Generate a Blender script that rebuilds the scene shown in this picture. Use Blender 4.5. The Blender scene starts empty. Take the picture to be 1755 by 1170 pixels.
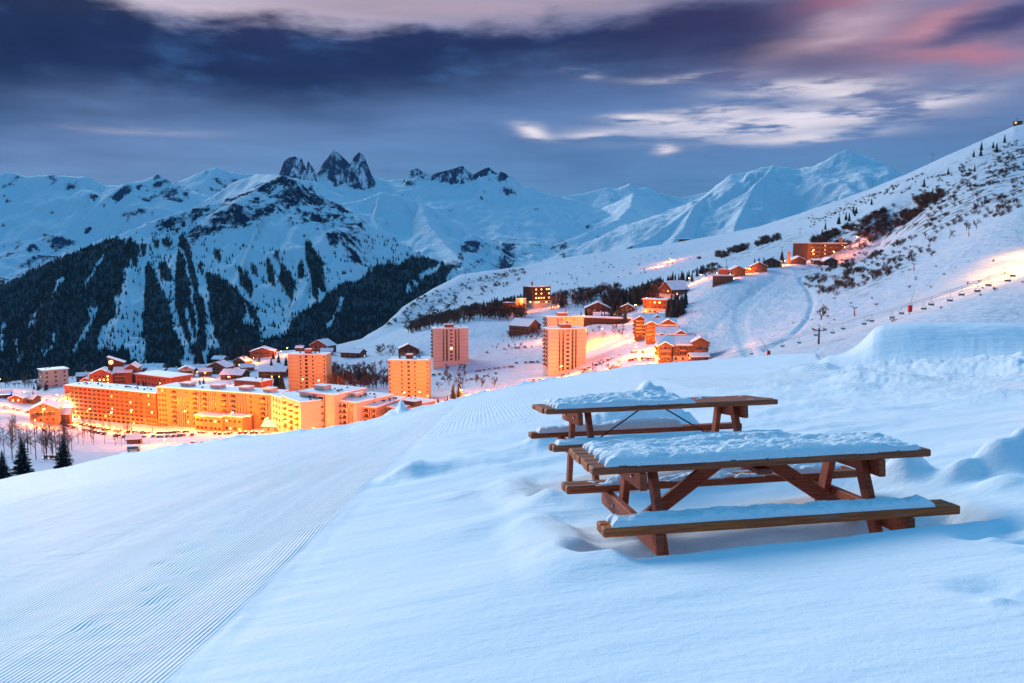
import bpy, math, random
import numpy as np
from mathutils import Vector, Matrix, noise as mnoise
random.seed(7); rng = np.random.default_rng(7)
sc = bpy.context.scene
COL = sc.collection
# ------------------------------------------------------------------ camera, sky, sun, exposure
F = 1450.0; PITCH = math.atan(155/1450.0); CP, SP = math.cos(PITCH), math.sin(PITCH)
cam = bpy.data.cameras.new('camera'); cam.lens = F/1755*36; cam.sensor_width = 36
cam.clip_start = .1; cam.clip_end = 60000
co = bpy.data.objects.new('camera', cam); COL.objects.link(co)
co.rotation_euler = (math.pi/2-PITCH, 0, 0); sc.camera = co
sc.view_settings.view_transform = 'Standard'; sc.view_settings.look = 'None'
sc.view_settings.gamma = 1; sc.view_settings.use_curve_mapping = False
sc.view_settings.exposure = 0.15
SUN_AZ, SUN_EL = math.radians(-33), math.radians(21)
sl = bpy.data.lights.new('sun', 'SUN'); sl.energy = 2.5; sl.angle = math.radians(24); sl.color = (1, 1, .97)
so = bpy.data.objects.new('sun', sl); COL.objects.link(so)
so.rotation_euler = Vector((math.sin(SUN_AZ)*math.cos(SUN_EL), math.cos(SUN_AZ)*math.cos(SUN_EL), math.sin(SUN_EL))).to_track_quat('Z', 'Y').to_euler()

class NT:
    """small helper for node trees"""
    def __init__(s, nt): s.nt = nt; s.n = nt.nodes; s.l = nt.links
    def new(s, t, **k):
        n = s.n.new(t)
        for a, b in k.items(): setattr(n, a, b)
        return n
    def put(s, sock, v):
        if isinstance(v, bpy.types.NodeSocket): s.l.new(v, sock)
        elif isinstance(v, (tuple, list)) and len(v) == 3 and sock.type == 'RGBA': sock.default_value = (*v, 1)
        else: sock.default_value = v
    def m(s, op, a, b=0.0, c=None, clamp=False):
        n = s.new('ShaderNodeMath', operation=op, use_clamp=clamp); s.put(n.inputs[0], a); s.put(n.inputs[1], b)
        if c is not None: s.put(n.inputs[2], c)
        return n.outputs[0]
    def mix(s, f, a, b):
        n = s.new('ShaderNodeMix', data_type='RGBA'); s.put(n.inputs[0], f); s.put(n.inputs[6], a); s.put(n.inputs[7], b)
        return n.outputs[2]
    def step(s, x, a, b):      # smoothstep a..b
        n = s.new('ShaderNodeMapRange', interpolation_type='SMOOTHSTEP'); s.put(n.inputs[0], x); s.put(n.inputs[1], a); s.put(n.inputs[2], b)
        return n.outputs[0]
    def noise(s, vec, scale, detail=4, rough=.55, dist=0):
        n = s.new('ShaderNodeTexNoise'); n.inputs['Scale'].default_value = scale; n.inputs['Detail'].default_value = detail
        n.inputs['Roughness'].default_value = rough; n.inputs['Distortion'].default_value = dist
        if vec is not None: s.l.new(vec, n.inputs['Vector'])
        return n.outputs[0]
    def vmap(s, vec, scale=(1, 1, 1), loc=(0, 0, 0), rot=(0, 0, 0)):
        n = s.new('ShaderNodeMapping'); s.l.new(vec, n.inputs[0]); n.inputs['Scale'].default_value = scale
        n.inputs['Location'].default_value = loc; n.inputs['Rotation'].default_value = rot
        return n.outputs[0]
    def ramp(s, fac, stops, interp='LINEAR'):
        n = s.new('ShaderNodeValToRGB'); s.put(n.inputs[0], fac); cr = n.color_ramp; cr.interpolation = interp
        while len(cr.elements) < len(stops): cr.elements.new(.5)
        for e, (p, c) in zip(cr.elements, stops):
            e.position = p; e.color = (c, c, c, 1) if not isinstance(c, tuple) else (*c, 1)
        return n.outputs[0]

def build_world():
    w = bpy.data.worlds.new('World'); sc.world = w; w.use_nodes = True
    t = NT(w.node_tree); t.n.clear()
    tc = t.new('ShaderNodeTexCoord'); sep = t.new('ShaderNodeSeparateXYZ'); t.l.new(tc.outputs['Generated'], sep.inputs[0])
    x, y, z = sep.outputs
    az = t.m('ARCTAN2', x, y); el = t.m('ARCSINE', z)
    # cloud drift noise in (azimuth, elevation), stretched sideways
    cmb = t.new('ShaderNodeCombineXYZ'); t.put(cmb.inputs[0], az); t.put(cmb.inputs[1], el)
    v = cmb.outputs[0]
    n1 = t.noise(t.vmap(v, (2.2, 9, 1), rot=(0, 0, .10)), 1.6, 5, .55)
    n2 = t.noise(t.vmap(v, (3.2, 17, 1), (4.1, 2.3, 0), rot=(0, 0, -.12)), 2.6, 4, .5)
    n3 = t.noise(t.vmap(v, (1.3, 3.2, 1), (9, 5, 0)), 2.0, 3, .5)
    wy = t.m('ADD', t.m('MULTIPLY', t.m('SUBTRACT', n1, .5), .075), t.m('MULTIPLY', t.m('SUBTRACT', n2, .5), .026))
    ew = t.m('ADD', el, wy)
    aw = t.m('ADD', az, t.m('MULTIPLY', t.m('SUBTRACT', n3, .5), .12))
    A = lambda px: math.atan((px-877.5)/F)
    E = lambda py: (430-py)/F*.97
    # clear twilight sky, nishita tinted
    sky = t.new('ShaderNodeTexSky', sky_type='NISHITA', sun_disc=False)
    sky.sun_elevation = SUN_EL; sky.sun_rotation = SUN_AZ; sky.altitude = 1600
    base = t.ramp(t.m('MULTIPLY', t.m('ADD', el, .3), 1/1.9), [
        (0, (.04, .15, .36)), ((.3+E(330))/1.9, (.075, .215, .44)), ((.3+E(240))/1.9, (.085, .18, .39)),
        ((.3+E(120))/1.9, (.08, .14, .33)), ((.3+E(0))/1.9, (.26, .26, .42)), (.42, (.07, .29, .58)), (.60, (.05, .33, .66)), (1, (.05, .35, .70))])
    skys = t.new('ShaderNodeVectorMath', operation='SCALE'); t.l.new(sky.outputs[0], skys.inputs[0]); skys.inputs[3].default_value = .004
    add = t.new('ShaderNodeVectorMath', operation='ADD'); t.l.new(base, add.inputs[0]); t.l.new(skys.outputs[0], add.inputs[1])
    c = add.outputs[0]
    n4 = t.noise(t.vmap(v, (5, 34, 1), (3, 1, 0), rot=(0, 0, .06)), 2.2, 5, .6)
    es = t.m('ADD', el, t.m('MULTIPLY', wy, .35)); brk = t.step(n4, .36, .58)
    n5 = t.noise(t.vmap(v, (4, 11, 1), (7, 3, 0), rot=(0, 0, -.2)), 2.4, 6, .6)
    def blob(c, px, py, rx, ry, colr, k=1.0, tilt=0.0, warp=1):
        dx = t.m('SUBTRACT', aw if warp == 1 else az, A(px)); dy = t.m('SUBTRACT', ew if warp == 1 else es, t.m('MULTIPLY_ADD', dx, tilt, E(py)))
        q = t.m('ADD', t.m('POWER', t.m('ABSOLUTE', t.m('MULTIPLY', dx, F/rx)), 2.0), t.m('POWER', t.m('ABSOLUTE', t.m('MULTIPLY', dy, F/ry)), 2.0))
        g = t.m('MULTIPLY', t.m('EXPONENT', t.m('MULTIPLY', q, -1.0)), k)
        if warp == 2: g = t.m('MULTIPLY', g, brk)
        return t.mix(g, c, colr)
    # hazy horizon glow on the left, purple
    c = blob(c, 60, 265, 260, 60, (.13, .21, .42), .7)
    # pale pink cloud sheet above the dark band
    c = blob(c, 330, 28, 330, 34, (.62, .53, .62), .95, -.02)
    c = blob(c, 60, 5, 190, 16, (.62, .56, .66), .8)
    c = blob(c, 700, 22, 280, 38, (.40, .32, .40), .9)
    c = blob(c, 980, 12, 200, 22, (.42, .33, .42), .8)
    # the long dark cloud band: upper and lower edge as functions of azimuth
    fa = t.m('MULTIPLY_ADD', az, 1/1.6, .5)
    fx = lambda px: .5+A(px)/1.6
    top = t.ramp(fa, [(0, .62), (fx(-150), .60), (fx(60), .60), (fx(190), .455), (fx(330), .43), (fx(450), .455), (fx(620), .415), (fx(800), .43), (fx(900), .46), (fx(1050), .44), (fx(1180), .49), (fx(1300), .44), (fx(1400), .30), (fx(1500), .12), (1, .1)], 'B_SPLINE')
    bot = t.ramp(fa, [(0, .05), (fx(0), .10), (fx(300), .14), (fx(600), .14), (fx(800), .20), (fx(1000), .24), (fx(1250), .27), (fx(1400), .26), (fx(1500), .3), (1, .3)], 'B_SPLINE')
    # value .0-.6 maps to elevation via  el = .10 + value*.40
    topE = t.m('MULTIPLY_ADD', top, .40, .085); botE = t.m('MULTIPLY_ADD', bot, .40, .085)
    up = t.step(t.m('SUBTRACT', topE, t.m('MULTIPLY_ADD', t.m('SUBTRACT', n5, .5), .055, ew)), -.004, .026)
    lo = t.step(t.m('SUBTRACT', ew, botE), -.030, .060)
    dk = t.m('MULTIPLY', up, lo)
    dark = t.mix(t.step(n3, .35, .7), (.004, .012, .055), (.010, .020, .085))
    dark = t.mix(t.step(n5, .48, .78), dark, (.028, .080, .21)); dark = t.mix(t.step(n5, .46, .25), dark, (.004, .008, .045))
    c = t.mix(t.m('MULTIPLY', dk, .96), c, dark)
    # softer blue grey veils under the band
    vm = t.m('MULTIPLY', t.step(n1, .42, .68), t.m('MULTIPLY', t.step(ew, .015, .07), t.m('SUBTRACT', 1, t.step(ew, .13, .19))))
    c = t.mix(t.m('MULTIPLY', vm, .42), c, (.045, .11, .26))
    # right hand side: torn purple, red and pink clouds
    c = blob(c, 1640, 180, 330, 60, (.15, .21, .40), .8, .05)
    c = blob(c, 1560, 120, 240, 42, (.27, .19, .29), .85, .06)
    c = blob(c, 1250, 60, 190, 40, (.035, .032, .10), .9)
    c = blob(c, 1340, 110, 110, 40, (.02, .024, .085), .85)
    c = blob(c, 1690, 82, 150, 22, (.05, .05, .15), .95, .02)
    c = blob(c, 1600, 12, 260, 20, (.10, .075, .17), .9)
    c = blob(c, 1470, 32, 80, 24, (.46, .12, .16), .9, .2)
    c = blob(c, 1430, 90, 90, 24, (.55, .38, .46), .8, .3)
    c = blob(c, 1640, 128, 100, 16, (.46, .18, .24), .75, -.1)
    c = blob(c, 1570, 76, 70, 14, (.55, .26, .32), .75, .3)
    c = blob(c, 1700, 50, 110, 10, (.24, .13, .22), .5, .1)
    c = blob(c, 1740, 160, 70, 14, (.42, .27, .33), .5, .1)
    # bright silver streaks
    for (px, py, rx, ry, k, ti) in [(1480, 205, 70, 9, .7, .1), (1080, 207, 40, 7, .8, 0), (1260, 232, 120, 9, .6, .02), (1440, 178, 60, 8, .7, .05), (1370, 168, 110, 12, .75, .03), (1310, 222, 190, 20, .70, .02), (1220, 200, 60, 8, .85, .02), (1130, 212, 60, 9, .85, .0),
                               (1560, 200, 90, 11, .55, .1), (1400, 210, 120, 13, .75, .04), (1020, 230, 60, 6, .55, 0), (912, 226, 28, 9, .9, -.2),
                               (1136, 260, 18, 6, .8, 0), (1180, 142, 90, 6, .45, .0), (995, 134, 26, 6, .5, -.1), (1400, 246, 80, 8, .6, .02),
                               (250, 243, 110, 7, .15, 0), (1330, 250, 90, 6, .5, 0), (620, 60, 120, 6, .1, 0)]:
        c = blob(c, px, py, rx, ry, (.78, .72, .80), min(1, k*1.25), ti, 2)
    # gentle fine streaking over everything
    fs = t.noise(t.vmap(v, (2.2, 30, 1), (1, 7, 0), rot=(0, 0, .10)), 2.4, 3, .5)
    k = t.m('MULTIPLY_ADD', fs, .35, .825)
    sc2 = t.new('ShaderNodeVectorMath', operation='SCALE'); t.l.new(c, sc2.inputs[0]); t.put(sc2.inputs[3], t.m('MULTIPLY', k, 10))
    bg = t.new('ShaderNodeBackground'); t.l.new(sc2.outputs[0], bg.inputs[0]); bg.inputs[1].default_value = .1
    out = t.new('ShaderNodeOutputWorld'); t.l.new(bg.outputs[0], out.inputs[0])
build_world()

# ------------------------------------------------------------------ helpers
def P(px, py, Y):
    """point on the sight line of photo pixel (px, py) at forward distance Y"""
    v = (585-py)/F; dy = CP+SP*v; dz = -SP+CP*v; dx = (px-877.5)/F
    return Vector((dx/dy*Y, Y, dz/dy*Y))
def SL(px, py):
    v = (585-py)/F; dy = CP+SP*v
    return (px-877.5)/F/dy, (-SP+CP*v)/dy       # X/Y, Z/Y
def proj(X, Y, Z):
    yc = Y*CP-Z*SP; zc = Y*SP+Z*CP
    return 877.5+F*X/yc, 585-F*zc/yc
_lat = rng.random((256, 256))
def vn(x, y):
    xi = np.floor(x).astype(int); yi = np.floor(y).astype(int); fx = x-xi; fy = y-yi
    fx = fx*fx*fx*(fx*(fx*6-15)+10); fy = fy*fy*fy*(fy*(fy*6-15)+10)
    a = _lat[xi & 255, yi & 255]; b = _lat[(xi+1) & 255, yi & 255]; c = _lat[xi & 255, (yi+1) & 255]; d = _lat[(xi+1) & 255, (yi+1) & 255]
    return (a+(b-a)*fx)*(1-fy)+(c+(d-c)*fx)*fy-.5
def fbm(x, y, o=4, g=.5, l=2.03):
    s = 0; a = 1.0; n = 0
    for i in range(o):
        s = s+a*vn(x+17.3*i, y+9.1*i); n += a; a *= g; x = x*l; y = y*l
    return s/n*2
def ridged(x, y, o=4, g=.5):
    s = 0; a = 1.0; n = 0
    for i in range(o):
        s = s+a*(1-np.abs(vn(x+31*i, y+13*i))*4); n += a; a *= g; x = x*2.1; y = y*2.1
    return s/n
def ss(x, a, b):
    t = np.clip((x-a)/(b-a), 0, 1); return t*t*(3-2*t)
def inpoly(px, py, poly):
    r = np.zeros(np.shape(px), bool); n = len(poly)
    for i in range(n):
        x1, y1 = poly[i]; x2, y2 = poly[(i+1) % n]
        if y1 == y2: continue
        c = ((y1 > py) != (y2 > py)) & (px < (x2-x1)*(py-y1)/(y2-y1)+x1); r ^= c
    return r
def dpoly(px, py, pl):
    d = np.full(np.shape(px), 1e9)
    for (x1, y1), (x2, y2) in zip(pl[:-1], pl[1:]):
        dx, dy = x2-x1, y2-y1; t = np.clip(((px-x1)*dx+(py-y1)*dy)/(dx*dx+dy*dy), 0, 1)
        d = np.minimum(d, np.hypot(px-x1-t*dx, py-y1-t*dy))
    return d

def tag(o, label=None, cat=None, group=None, kind=None):
    if label: o['label'] = label
    if cat: o['category'] = cat
    if group: o['group'] = group
    if kind: o['kind'] = kind
    return o
def link(name, me, parent=None, mats=None):
    o = bpy.data.objects.new(name, me); COL.objects.link(o)
    if parent: o.parent = parent
    if mats and me is not None and not me.materials:
        for m in (mats if isinstance(mats, (list, tuple)) else [mats]): me.materials.append(m)
    return o
def empty(name, loc, rz=0):
    o = bpy.data.objects.new(name, None); COL.objects.link(o); o.location = loc; o.rotation_euler = (0, 0, rz); o.empty_display_size = .5
    return o
def mesh(name, v, f, mats=None, smooth=False, mi=None):
    me = bpy.data.meshes.new(name); me.from_pydata([tuple(p) for p in v], [], f)
    if mats:
        for m in (mats if isinstance(mats, (list, tuple)) else [mats]): me.materials.append(m)
    if mi: me.polygons.foreach_set('material_index', mi)
    if smooth: me.polygons.foreach_set('use_smooth', [True]*len(f))
    me.update(); return me
def npmesh(name, V, Q, mat=None, smooth=True, attrs=None):
    """fast mesh from numpy; Q is (n,3) or (n,4)"""
    me = bpy.data.meshes.new(name); k = Q.shape[1]
    me.vertices.add(len(V)); me.vertices.foreach_set('co', np.ascontiguousarray(V, np.float32).ravel())
    me.loops.add(Q.size); me.loops.foreach_set('vertex_index', np.ascontiguousarray(Q, np.int32).ravel())
    me.polygons.add(len(Q)); me.polygons.foreach_set('loop_start', np.arange(0, Q.size, k, dtype=np.int32))
    me.polygons.foreach_set('use_smooth', np.full(len(Q), smooth))
    if mat: 
        for m in (mat if isinstance(mat, (list, tuple)) else [mat]): me.materials.append(m)
    me.update(calc_edges=True)
    for n, a in (attrs or {}).items():
        at = me.attributes.new(n, 'FLOAT', 'POINT'); at.data.foreach_set('value', np.ascontiguousarray(a, np.float32).ravel())
    return me
def gridq(nr, nc):
    i = np.arange(nr*nc).reshape(nr, nc)
    return np.stack([i[:-1, :-1], i[:-1, 1:], i[1:, 1:], i[1:, :-1]], -1).reshape(-1, 4)
class MB:
    def __init__(s): s.v = []; s.f = []; s.mi = []
    def add(s, v, f, m=0):
        n = len(s.v); s.v += [tuple(p) for p in v]; s.f += [tuple(i+n for i in q) for q in f]; s.mi += [m]*len(f)
    def box(s, x0, x1, y0, y1, z0, z1, m=0, M=None):
        v = [(x0, y0, z0), (x1, y0, z0), (x1, y1, z0), (x0, y1, z0), (x0, y0, z1), (x1, y0, z1), (x1, y1, z1), (x0, y1, z1)]
        if M is not None: v = [M @ Vector(p) for p in v]
        s.add(v, [(0, 3, 2, 1), (4, 5, 6, 7), (0, 1, 5, 4), (1, 2, 6, 5), (2, 3, 7, 6), (3, 0, 4, 7)], m)
    def bar(s, a, b, w, h, up=(0, 0, 1), m=0):
        """box from a to b, w wide across, h thick along up"""
        a = Vector(a); b = Vector(b); d = (b-a).normalized(); x = d.cross(Vector(up)).normalized(); u = x.cross(d)
        v = [p+x*(sx*w/2)+u*(su*h/2) for p in (a, b) for sx, su in ((-1, -1), (1, -1), (1, 1), (-1, 1))]
        s.add(v, [(0, 1, 2, 3), (7, 6, 5, 4), (0, 4, 5, 1), (1, 5, 6, 2), (2, 6, 7, 3), (3, 7, 4, 0)], m)
    def tube(s, a, b, r0, r1, n=6, m=0):
        a = Vector(a); b = Vector(b); d = (b-a).normalized(); x = d.orthogonal().normalized(); y = d.cross(x)
        v = []
        for p, r in ((a, r0), (b, r1)):
            for i in range(n):
                t = 2*math.pi*i/n; v.append(p+x*math.cos(t)*r+y*math.sin(t)*r)
        s.add(v, [(i, (i+1) % n, n+(i+1) % n, n+i) for i in range(n)]+[tuple(range(n))[::-1], tuple(range(n, 2*n))], m)
    def mesh(s, name, mats, smooth=False): return mesh(name, s.v, s.f, mats, smooth, s.mi)
    def build(s, name, mats, parent=None, smooth=False): return link(name, s.mesh(name, mats, smooth), parent)
def bevel(o, w, seg=2):
    b = o.modifiers.new('bevel', 'BEVEL'); b.width = w; b.segments = seg; b.limit_method = 'ANGLE'

# ------------------------------------------------------------------ materials
def mat(name, col, rough=.8, metal=0, emit=None, es=0, var=.12, scale=3, bump=0, bscale=None, sub=0):
    m = bpy.data.materials.new(name); m.use_nodes = True; t = NT(m.node_tree); b = t.n['Principled BSDF']
    tc = t.new('ShaderNodeTexCoord')
    n = t.noise(tc.outputs['Object'], scale, 5, .6)
    c = t.mix(t.step(n, .3, .7), tuple(max(0, x*(1-var)) for x in col), tuple(min(1, x*(1+var)) for x in col))
    t.put(b.inputs['Base Color'], c); b.inputs['Roughness'].default_value = rough; b.inputs['Metallic'].default_value = metal
    if emit: b.inputs['Emission Color'].default_value = (*emit, 1); b.inputs['Emission Strength'].default_value = es
    if bump:
        bn = t.new('ShaderNodeBump'); bn.inputs['Distance'].default_value = bump; t.put(bn.inputs['Height'], t.noise(tc.outputs['Object'], bscale or scale*4, 5, .6))
        t.l.new(bn.outputs[0], b.inputs['Normal'])
    return m
M = {}
M['snow_roof'] = mat('snow_roof', (.86, .88, .91), .7, var=.03, scale=.4, bump=.25, bscale=.5)
M['snow_clump'] = mat('snow_clump', (.88, .90, .93), .6, var=.02, scale=14, bump=.009, bscale=60)
M['wood_dark'] = mat('wood_dark', (.085, .036, .018), .8, var=.35, scale=.6)
M['wood_red'] = mat('wood_red', (.23, .07, .03), .8, var=.25, scale=.5)
M['wood_mid'] = mat('wood_mid', (.15, .072, .034), .8, var=.25, scale=.5)
M['cladding_red'] = mat('cladding_red', (.36, .10, .045), .8, var=.12, scale=.2)
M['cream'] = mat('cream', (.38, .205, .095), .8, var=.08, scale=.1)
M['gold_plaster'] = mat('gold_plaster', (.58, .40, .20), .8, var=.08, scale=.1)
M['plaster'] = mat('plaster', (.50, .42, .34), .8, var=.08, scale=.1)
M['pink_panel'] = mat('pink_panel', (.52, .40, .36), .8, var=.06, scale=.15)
M['stone'] = mat('stone', (.38, .34, .30), .9, var=.2, scale=.6)
M['roof_box'] = mat('roof_box', (.42, .38, .35), .8, var=.15, scale=1)
M['dark'] = mat('dark', (.03, .028, .03), .6, var=.2, scale=2)
M['joint'] = mat('joint', (.25, .14, .08), .8, var=.1)
M['glass'] = mat('glass', (.035, .04, .055), .25, var=.3, scale=.2)
M['lit_window'] = mat('lit_window', (.6, .4, .2), .5, emit=(1, .50, .12), es=5)
M['balcony'] = mat('balcony', (.16, .08, .05), .8, var=.2)
M['metal_grey'] = mat('metal_grey', (.12, .12, .13), .5, .6, var=.1)
M['metal_dark'] = mat('metal_dark', (.035, .033, .035), .5, .5, var=.2)
M['red_paint'] = mat('red_paint', (.62, .03, .03), .5, var=.08)
M['lamp'] = mat('lamp', (1, .6, .2), .5, emit=(1, .62, .18), es=60)
M['needles'] = mat('needles', (.018, .034, .036), .9, var=.4, scale=.5)
M['bark'] = mat('bark', (.07, .05, .04), .9, var=.3, scale=1.5)
M['twig'] = mat('twig', (.085, .050, .042), .9, var=.3, scale=.3)
M['twig_red'] = mat('twig_red', (.16, .075, .05), .9, var=.3, scale=.3)
CARP = [mat('car_paint', c, .35, .3, var=.03) for c in ((.05, .05, .06), (.25, .26, .28), (.05, .07, .14), (.4, .03, .03), (.55, .55, .55))]
M['tyre'] = mat('tyre', (.02, .02, .02), .9)

def snow_near():
    m = bpy.data.materials.new('snow_near'); m.use_nodes = True; t = NT(m.node_tree); b = t.n['Principled BSDF']
    g = t.new('ShaderNodeNewGeometry'); pos = g.outputs['Position']
    at = t.new('ShaderNodeAttribute', attribute_name='groom'); gr = at.outputs['Fac']
    at2 = t.new('ShaderNodeAttribute', attribute_name='rough'); rg = at2.outputs['Fac']
    sep = t.new('ShaderNodeSeparateXYZ'); t.l.new(pos, sep.inputs[0]); x, y, z = sep.outputs
    # corduroy: fine combed grooves running down the piste
    wob = t.m('MULTIPLY', t.m('SUBTRACT', t.noise(t.vmap(pos, (.5, .12, .5)), 1, 2), .5), .35)
    u = t.m('ADD', t.m('MULTIPLY_ADD', y, .035, x), wob)
    s = t.m('SINE', t.m('MULTIPLY', u, 2*math.pi/.034))
    fade = t.m('SUBTRACT', 1, t.step(y, 12, 34))
    amp = t.m('MULTIPLY', t.m('MULTIPLY', gr, fade), t.m('MULTIPLY_ADD', t.noise(t.vmap(pos, (1.6, .4, 1)), 1.4, 3), .5, .35))
    h = t.m('MULTIPLY', t.m('MULTIPLY', t.m('ADD', s, 1), .5), t.m('MULTIPLY', amp, .017))
    sb = t.m('SINE', t.m('MULTIPLY', u, 2*math.pi/.12)); fb = t.m('MULTIPLY', t.step(y, 16, 26), t.m('MULTIPLY', gr, t.m('SUBTRACT', 1, t.step(y, 40, 60))))
    h = t.m('ADD', h, t.m('MULTIPLY', t.m('MULTIPLY', sb, fb), .012))
    # wider passes of the groomer and crumbs between them
    s2 = t.noise(t.vmap(pos, (2.6, .10, 1), rot=(0, 0, .035)), 1.0, 3, .6)
    h = t.m('ADD', h, t.m('MULTIPLY', t.m('MULTIPLY', s2, gr), .06))
    crm = t.noise(t.vmap(pos, (1, .6, 1)), 11, 5, .6)
    crm = t.step(crm, .48, .70)
    band = t.step(t.noise(t.vmap(pos, (.8, .05, 1)), 1, 3), .42, .6)
    h = t.m('ADD', h, t.m('MULTIPLY', t.m('MULTIPLY', crm, t.m('MULTIPLY', gr, band)), .010))
    h = t.m('ADD', h, t.m('MULTIPLY', t.m('MULTIPLY', t.noise(pos, 5, 7, .68), rg), .05))
    h = t.m('ADD', h, t.m('MULTIPLY', t.noise(pos, 22, 5, .65), .006))
    h = t.m('ADD', h, t.m('MULTIPLY', t.noise(t.vmap(pos, (.5, 1.6, 1), rot=(0, 0, .3)), 1.6, 4, .5), .045))
    h = t.m('ADD', h, t.m('MULTIPLY', t.noise(pos, 300, 2, .6), .0006))
    bn = t.new('ShaderNodeBump'); bn.inputs['Distance'].default_value = 1; bn.inputs['Strength'].default_value = 1; h = t.m('ADD', h, t.m('MULTIPLY', t.noise(pos, 90, 3, .7), .0016)); t.put(bn.inputs['Height'], h)
    t.l.new(bn.outputs[0], b.inputs['Normal'])
    t.put(b.inputs['Base Color'], t.mix(t.noise(pos, .7, 4), (.83, .88, .93), (.87, .91, .95)))
    b.inputs['Roughness'].default_value = .55; b.inputs['Specular IOR Level'].default_value = .05
    return m
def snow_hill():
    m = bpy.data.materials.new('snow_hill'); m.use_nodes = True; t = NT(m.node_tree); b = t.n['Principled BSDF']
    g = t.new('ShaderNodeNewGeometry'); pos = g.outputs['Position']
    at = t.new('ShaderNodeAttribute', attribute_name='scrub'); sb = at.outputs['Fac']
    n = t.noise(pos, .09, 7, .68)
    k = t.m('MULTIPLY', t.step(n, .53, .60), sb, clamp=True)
    c = t.mix(t.noise(pos, .02, 4), (.56, .62, .72), (.66, .72, .80))  # darker than the near snow, dimmer light on the hill put into the colour
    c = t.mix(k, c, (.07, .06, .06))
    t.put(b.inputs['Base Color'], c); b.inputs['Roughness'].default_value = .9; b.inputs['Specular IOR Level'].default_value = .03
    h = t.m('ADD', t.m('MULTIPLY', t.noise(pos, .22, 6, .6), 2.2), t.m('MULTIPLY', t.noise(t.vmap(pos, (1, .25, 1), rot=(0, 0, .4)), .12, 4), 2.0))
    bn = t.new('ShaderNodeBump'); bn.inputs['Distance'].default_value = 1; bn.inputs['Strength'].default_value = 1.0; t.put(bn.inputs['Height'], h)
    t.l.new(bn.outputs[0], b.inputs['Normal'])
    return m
def snow_mountain(sc_, dark=(.020, .032, .055)):
    m = bpy.data.materials.new('snow_mountain'); m.use_nodes = True; t = NT(m.node_tree); b = t.n['Principled BSDF']
    g = t.new('ShaderNodeNewGeometry'); pos = g.outputs['Position']
    at = t.new('ShaderNodeAttribute', attribute_name='rock'); rk = at.outputs['Fac']
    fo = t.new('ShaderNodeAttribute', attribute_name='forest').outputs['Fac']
    st = t.vmap(pos, (1, 1, .35))
    n = t.noise(st, 18*sc_, 10, .80)
    k = t.step(t.m('ADD', n, t.m('MULTIPLY', t.m('SUBTRACT', rk, .5), .55)), .53, .60)
    k = t.m('MULTIPLY', k, t.step(rk, .02, .15))
    c = t.mix(t.noise(pos, 3*sc_, 5), (.80, .86, .93), (.88, .92, .96))
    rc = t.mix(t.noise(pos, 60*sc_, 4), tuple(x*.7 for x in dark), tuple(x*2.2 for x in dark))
    c = t.mix(k, c, rc)
    c = t.mix(fo, c, (.016, .022, .028))  # snow under the trees darkened, the forest's shade put into its colour
    t.put(b.inputs['Base Color'], c); b.inputs['Roughness'].default_value = .95; b.inputs['Specular IOR Level'].default_value = .03
    h = t.m('ADD', t.m('MULTIPLY', t.noise(st, 12*sc_, 8, .66), .045/sc_), t.m('MULTIPLY', k, -.002/sc_))
    bn = t.new('ShaderNodeBump'); bn.inputs['Distance'].default_value = 1; bn.inputs['Strength'].default_value = .8; t.put(bn.inputs['Height'], h)
    t.l.new(bn.outputs[0], b.inputs['Normal'])
    return m
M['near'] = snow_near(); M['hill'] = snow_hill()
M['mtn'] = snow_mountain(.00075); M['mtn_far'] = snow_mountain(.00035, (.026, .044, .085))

def table_wood(name, c0, c1, wear=.35):
    m = bpy.data.materials.new(name); m.use_nodes = True; t = NT(m.node_tree); b = t.n['Principled BSDF']
    tc = t.new('ShaderNodeTexCoord'); v = tc.outputs['Object']
    oi = t.new('ShaderNodeObjectInfo'); 
    off = t.new('ShaderNodeVectorMath', operation='ADD'); t.l.new(v, off.inputs[0]); t.l.new(oi.outputs['Random'], off.inputs[1])
    gv = t.vmap(off.outputs[0], (2.5, 45, 45)); g = t.noise(gv, 1.6, 6, .65, .6)
    c = t.mix(t.step(g, .35, .68), c0, c1)
    w = t.noise(t.vmap(off.outputs[0], (1.5, 9, 9)), 2.6, 7, .7)
    c = t.mix(t.m('MULTIPLY', t.step(w, .60, .68), wear), c, (.22, .21, .22))
    kn = t.noise(off.outputs[0], 9, 2); c = t.mix(t.m('MULTIPLY', t.step(kn, .66, .72), .6), c, tuple(x*.35 for x in c0))
    t.put(b.inputs['Base Color'], c); b.inputs['Roughness'].default_value = .62
    bn = t.new('ShaderNodeBump'); bn.inputs['Distance'].default_value = .004; bn.inputs['Strength'].default_value = .8; t.put(bn.inputs['Height'], g)
    t.l.new(bn.outputs[0], b.inputs['Normal'])
    return m
M['t_wood'] = table_wood('table_wood', (.21, .034, .010), (.46, .088, .024))
M['t_plank'] = table_wood('plank_wood', (.22, .042, .012), (.46, .115, .032), .7)
M['t_ochre'] = table_wood('bench_wood', (.36, .060, .008), (.66, .135, .018), .8)
M['t_end'] = table_wood('plank_end', (.26, .060, .014), (.50, .15, .035), .1)
M['t_bolt'] = mat('bolt', (.45, .45, .45), .4, .8)

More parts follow.
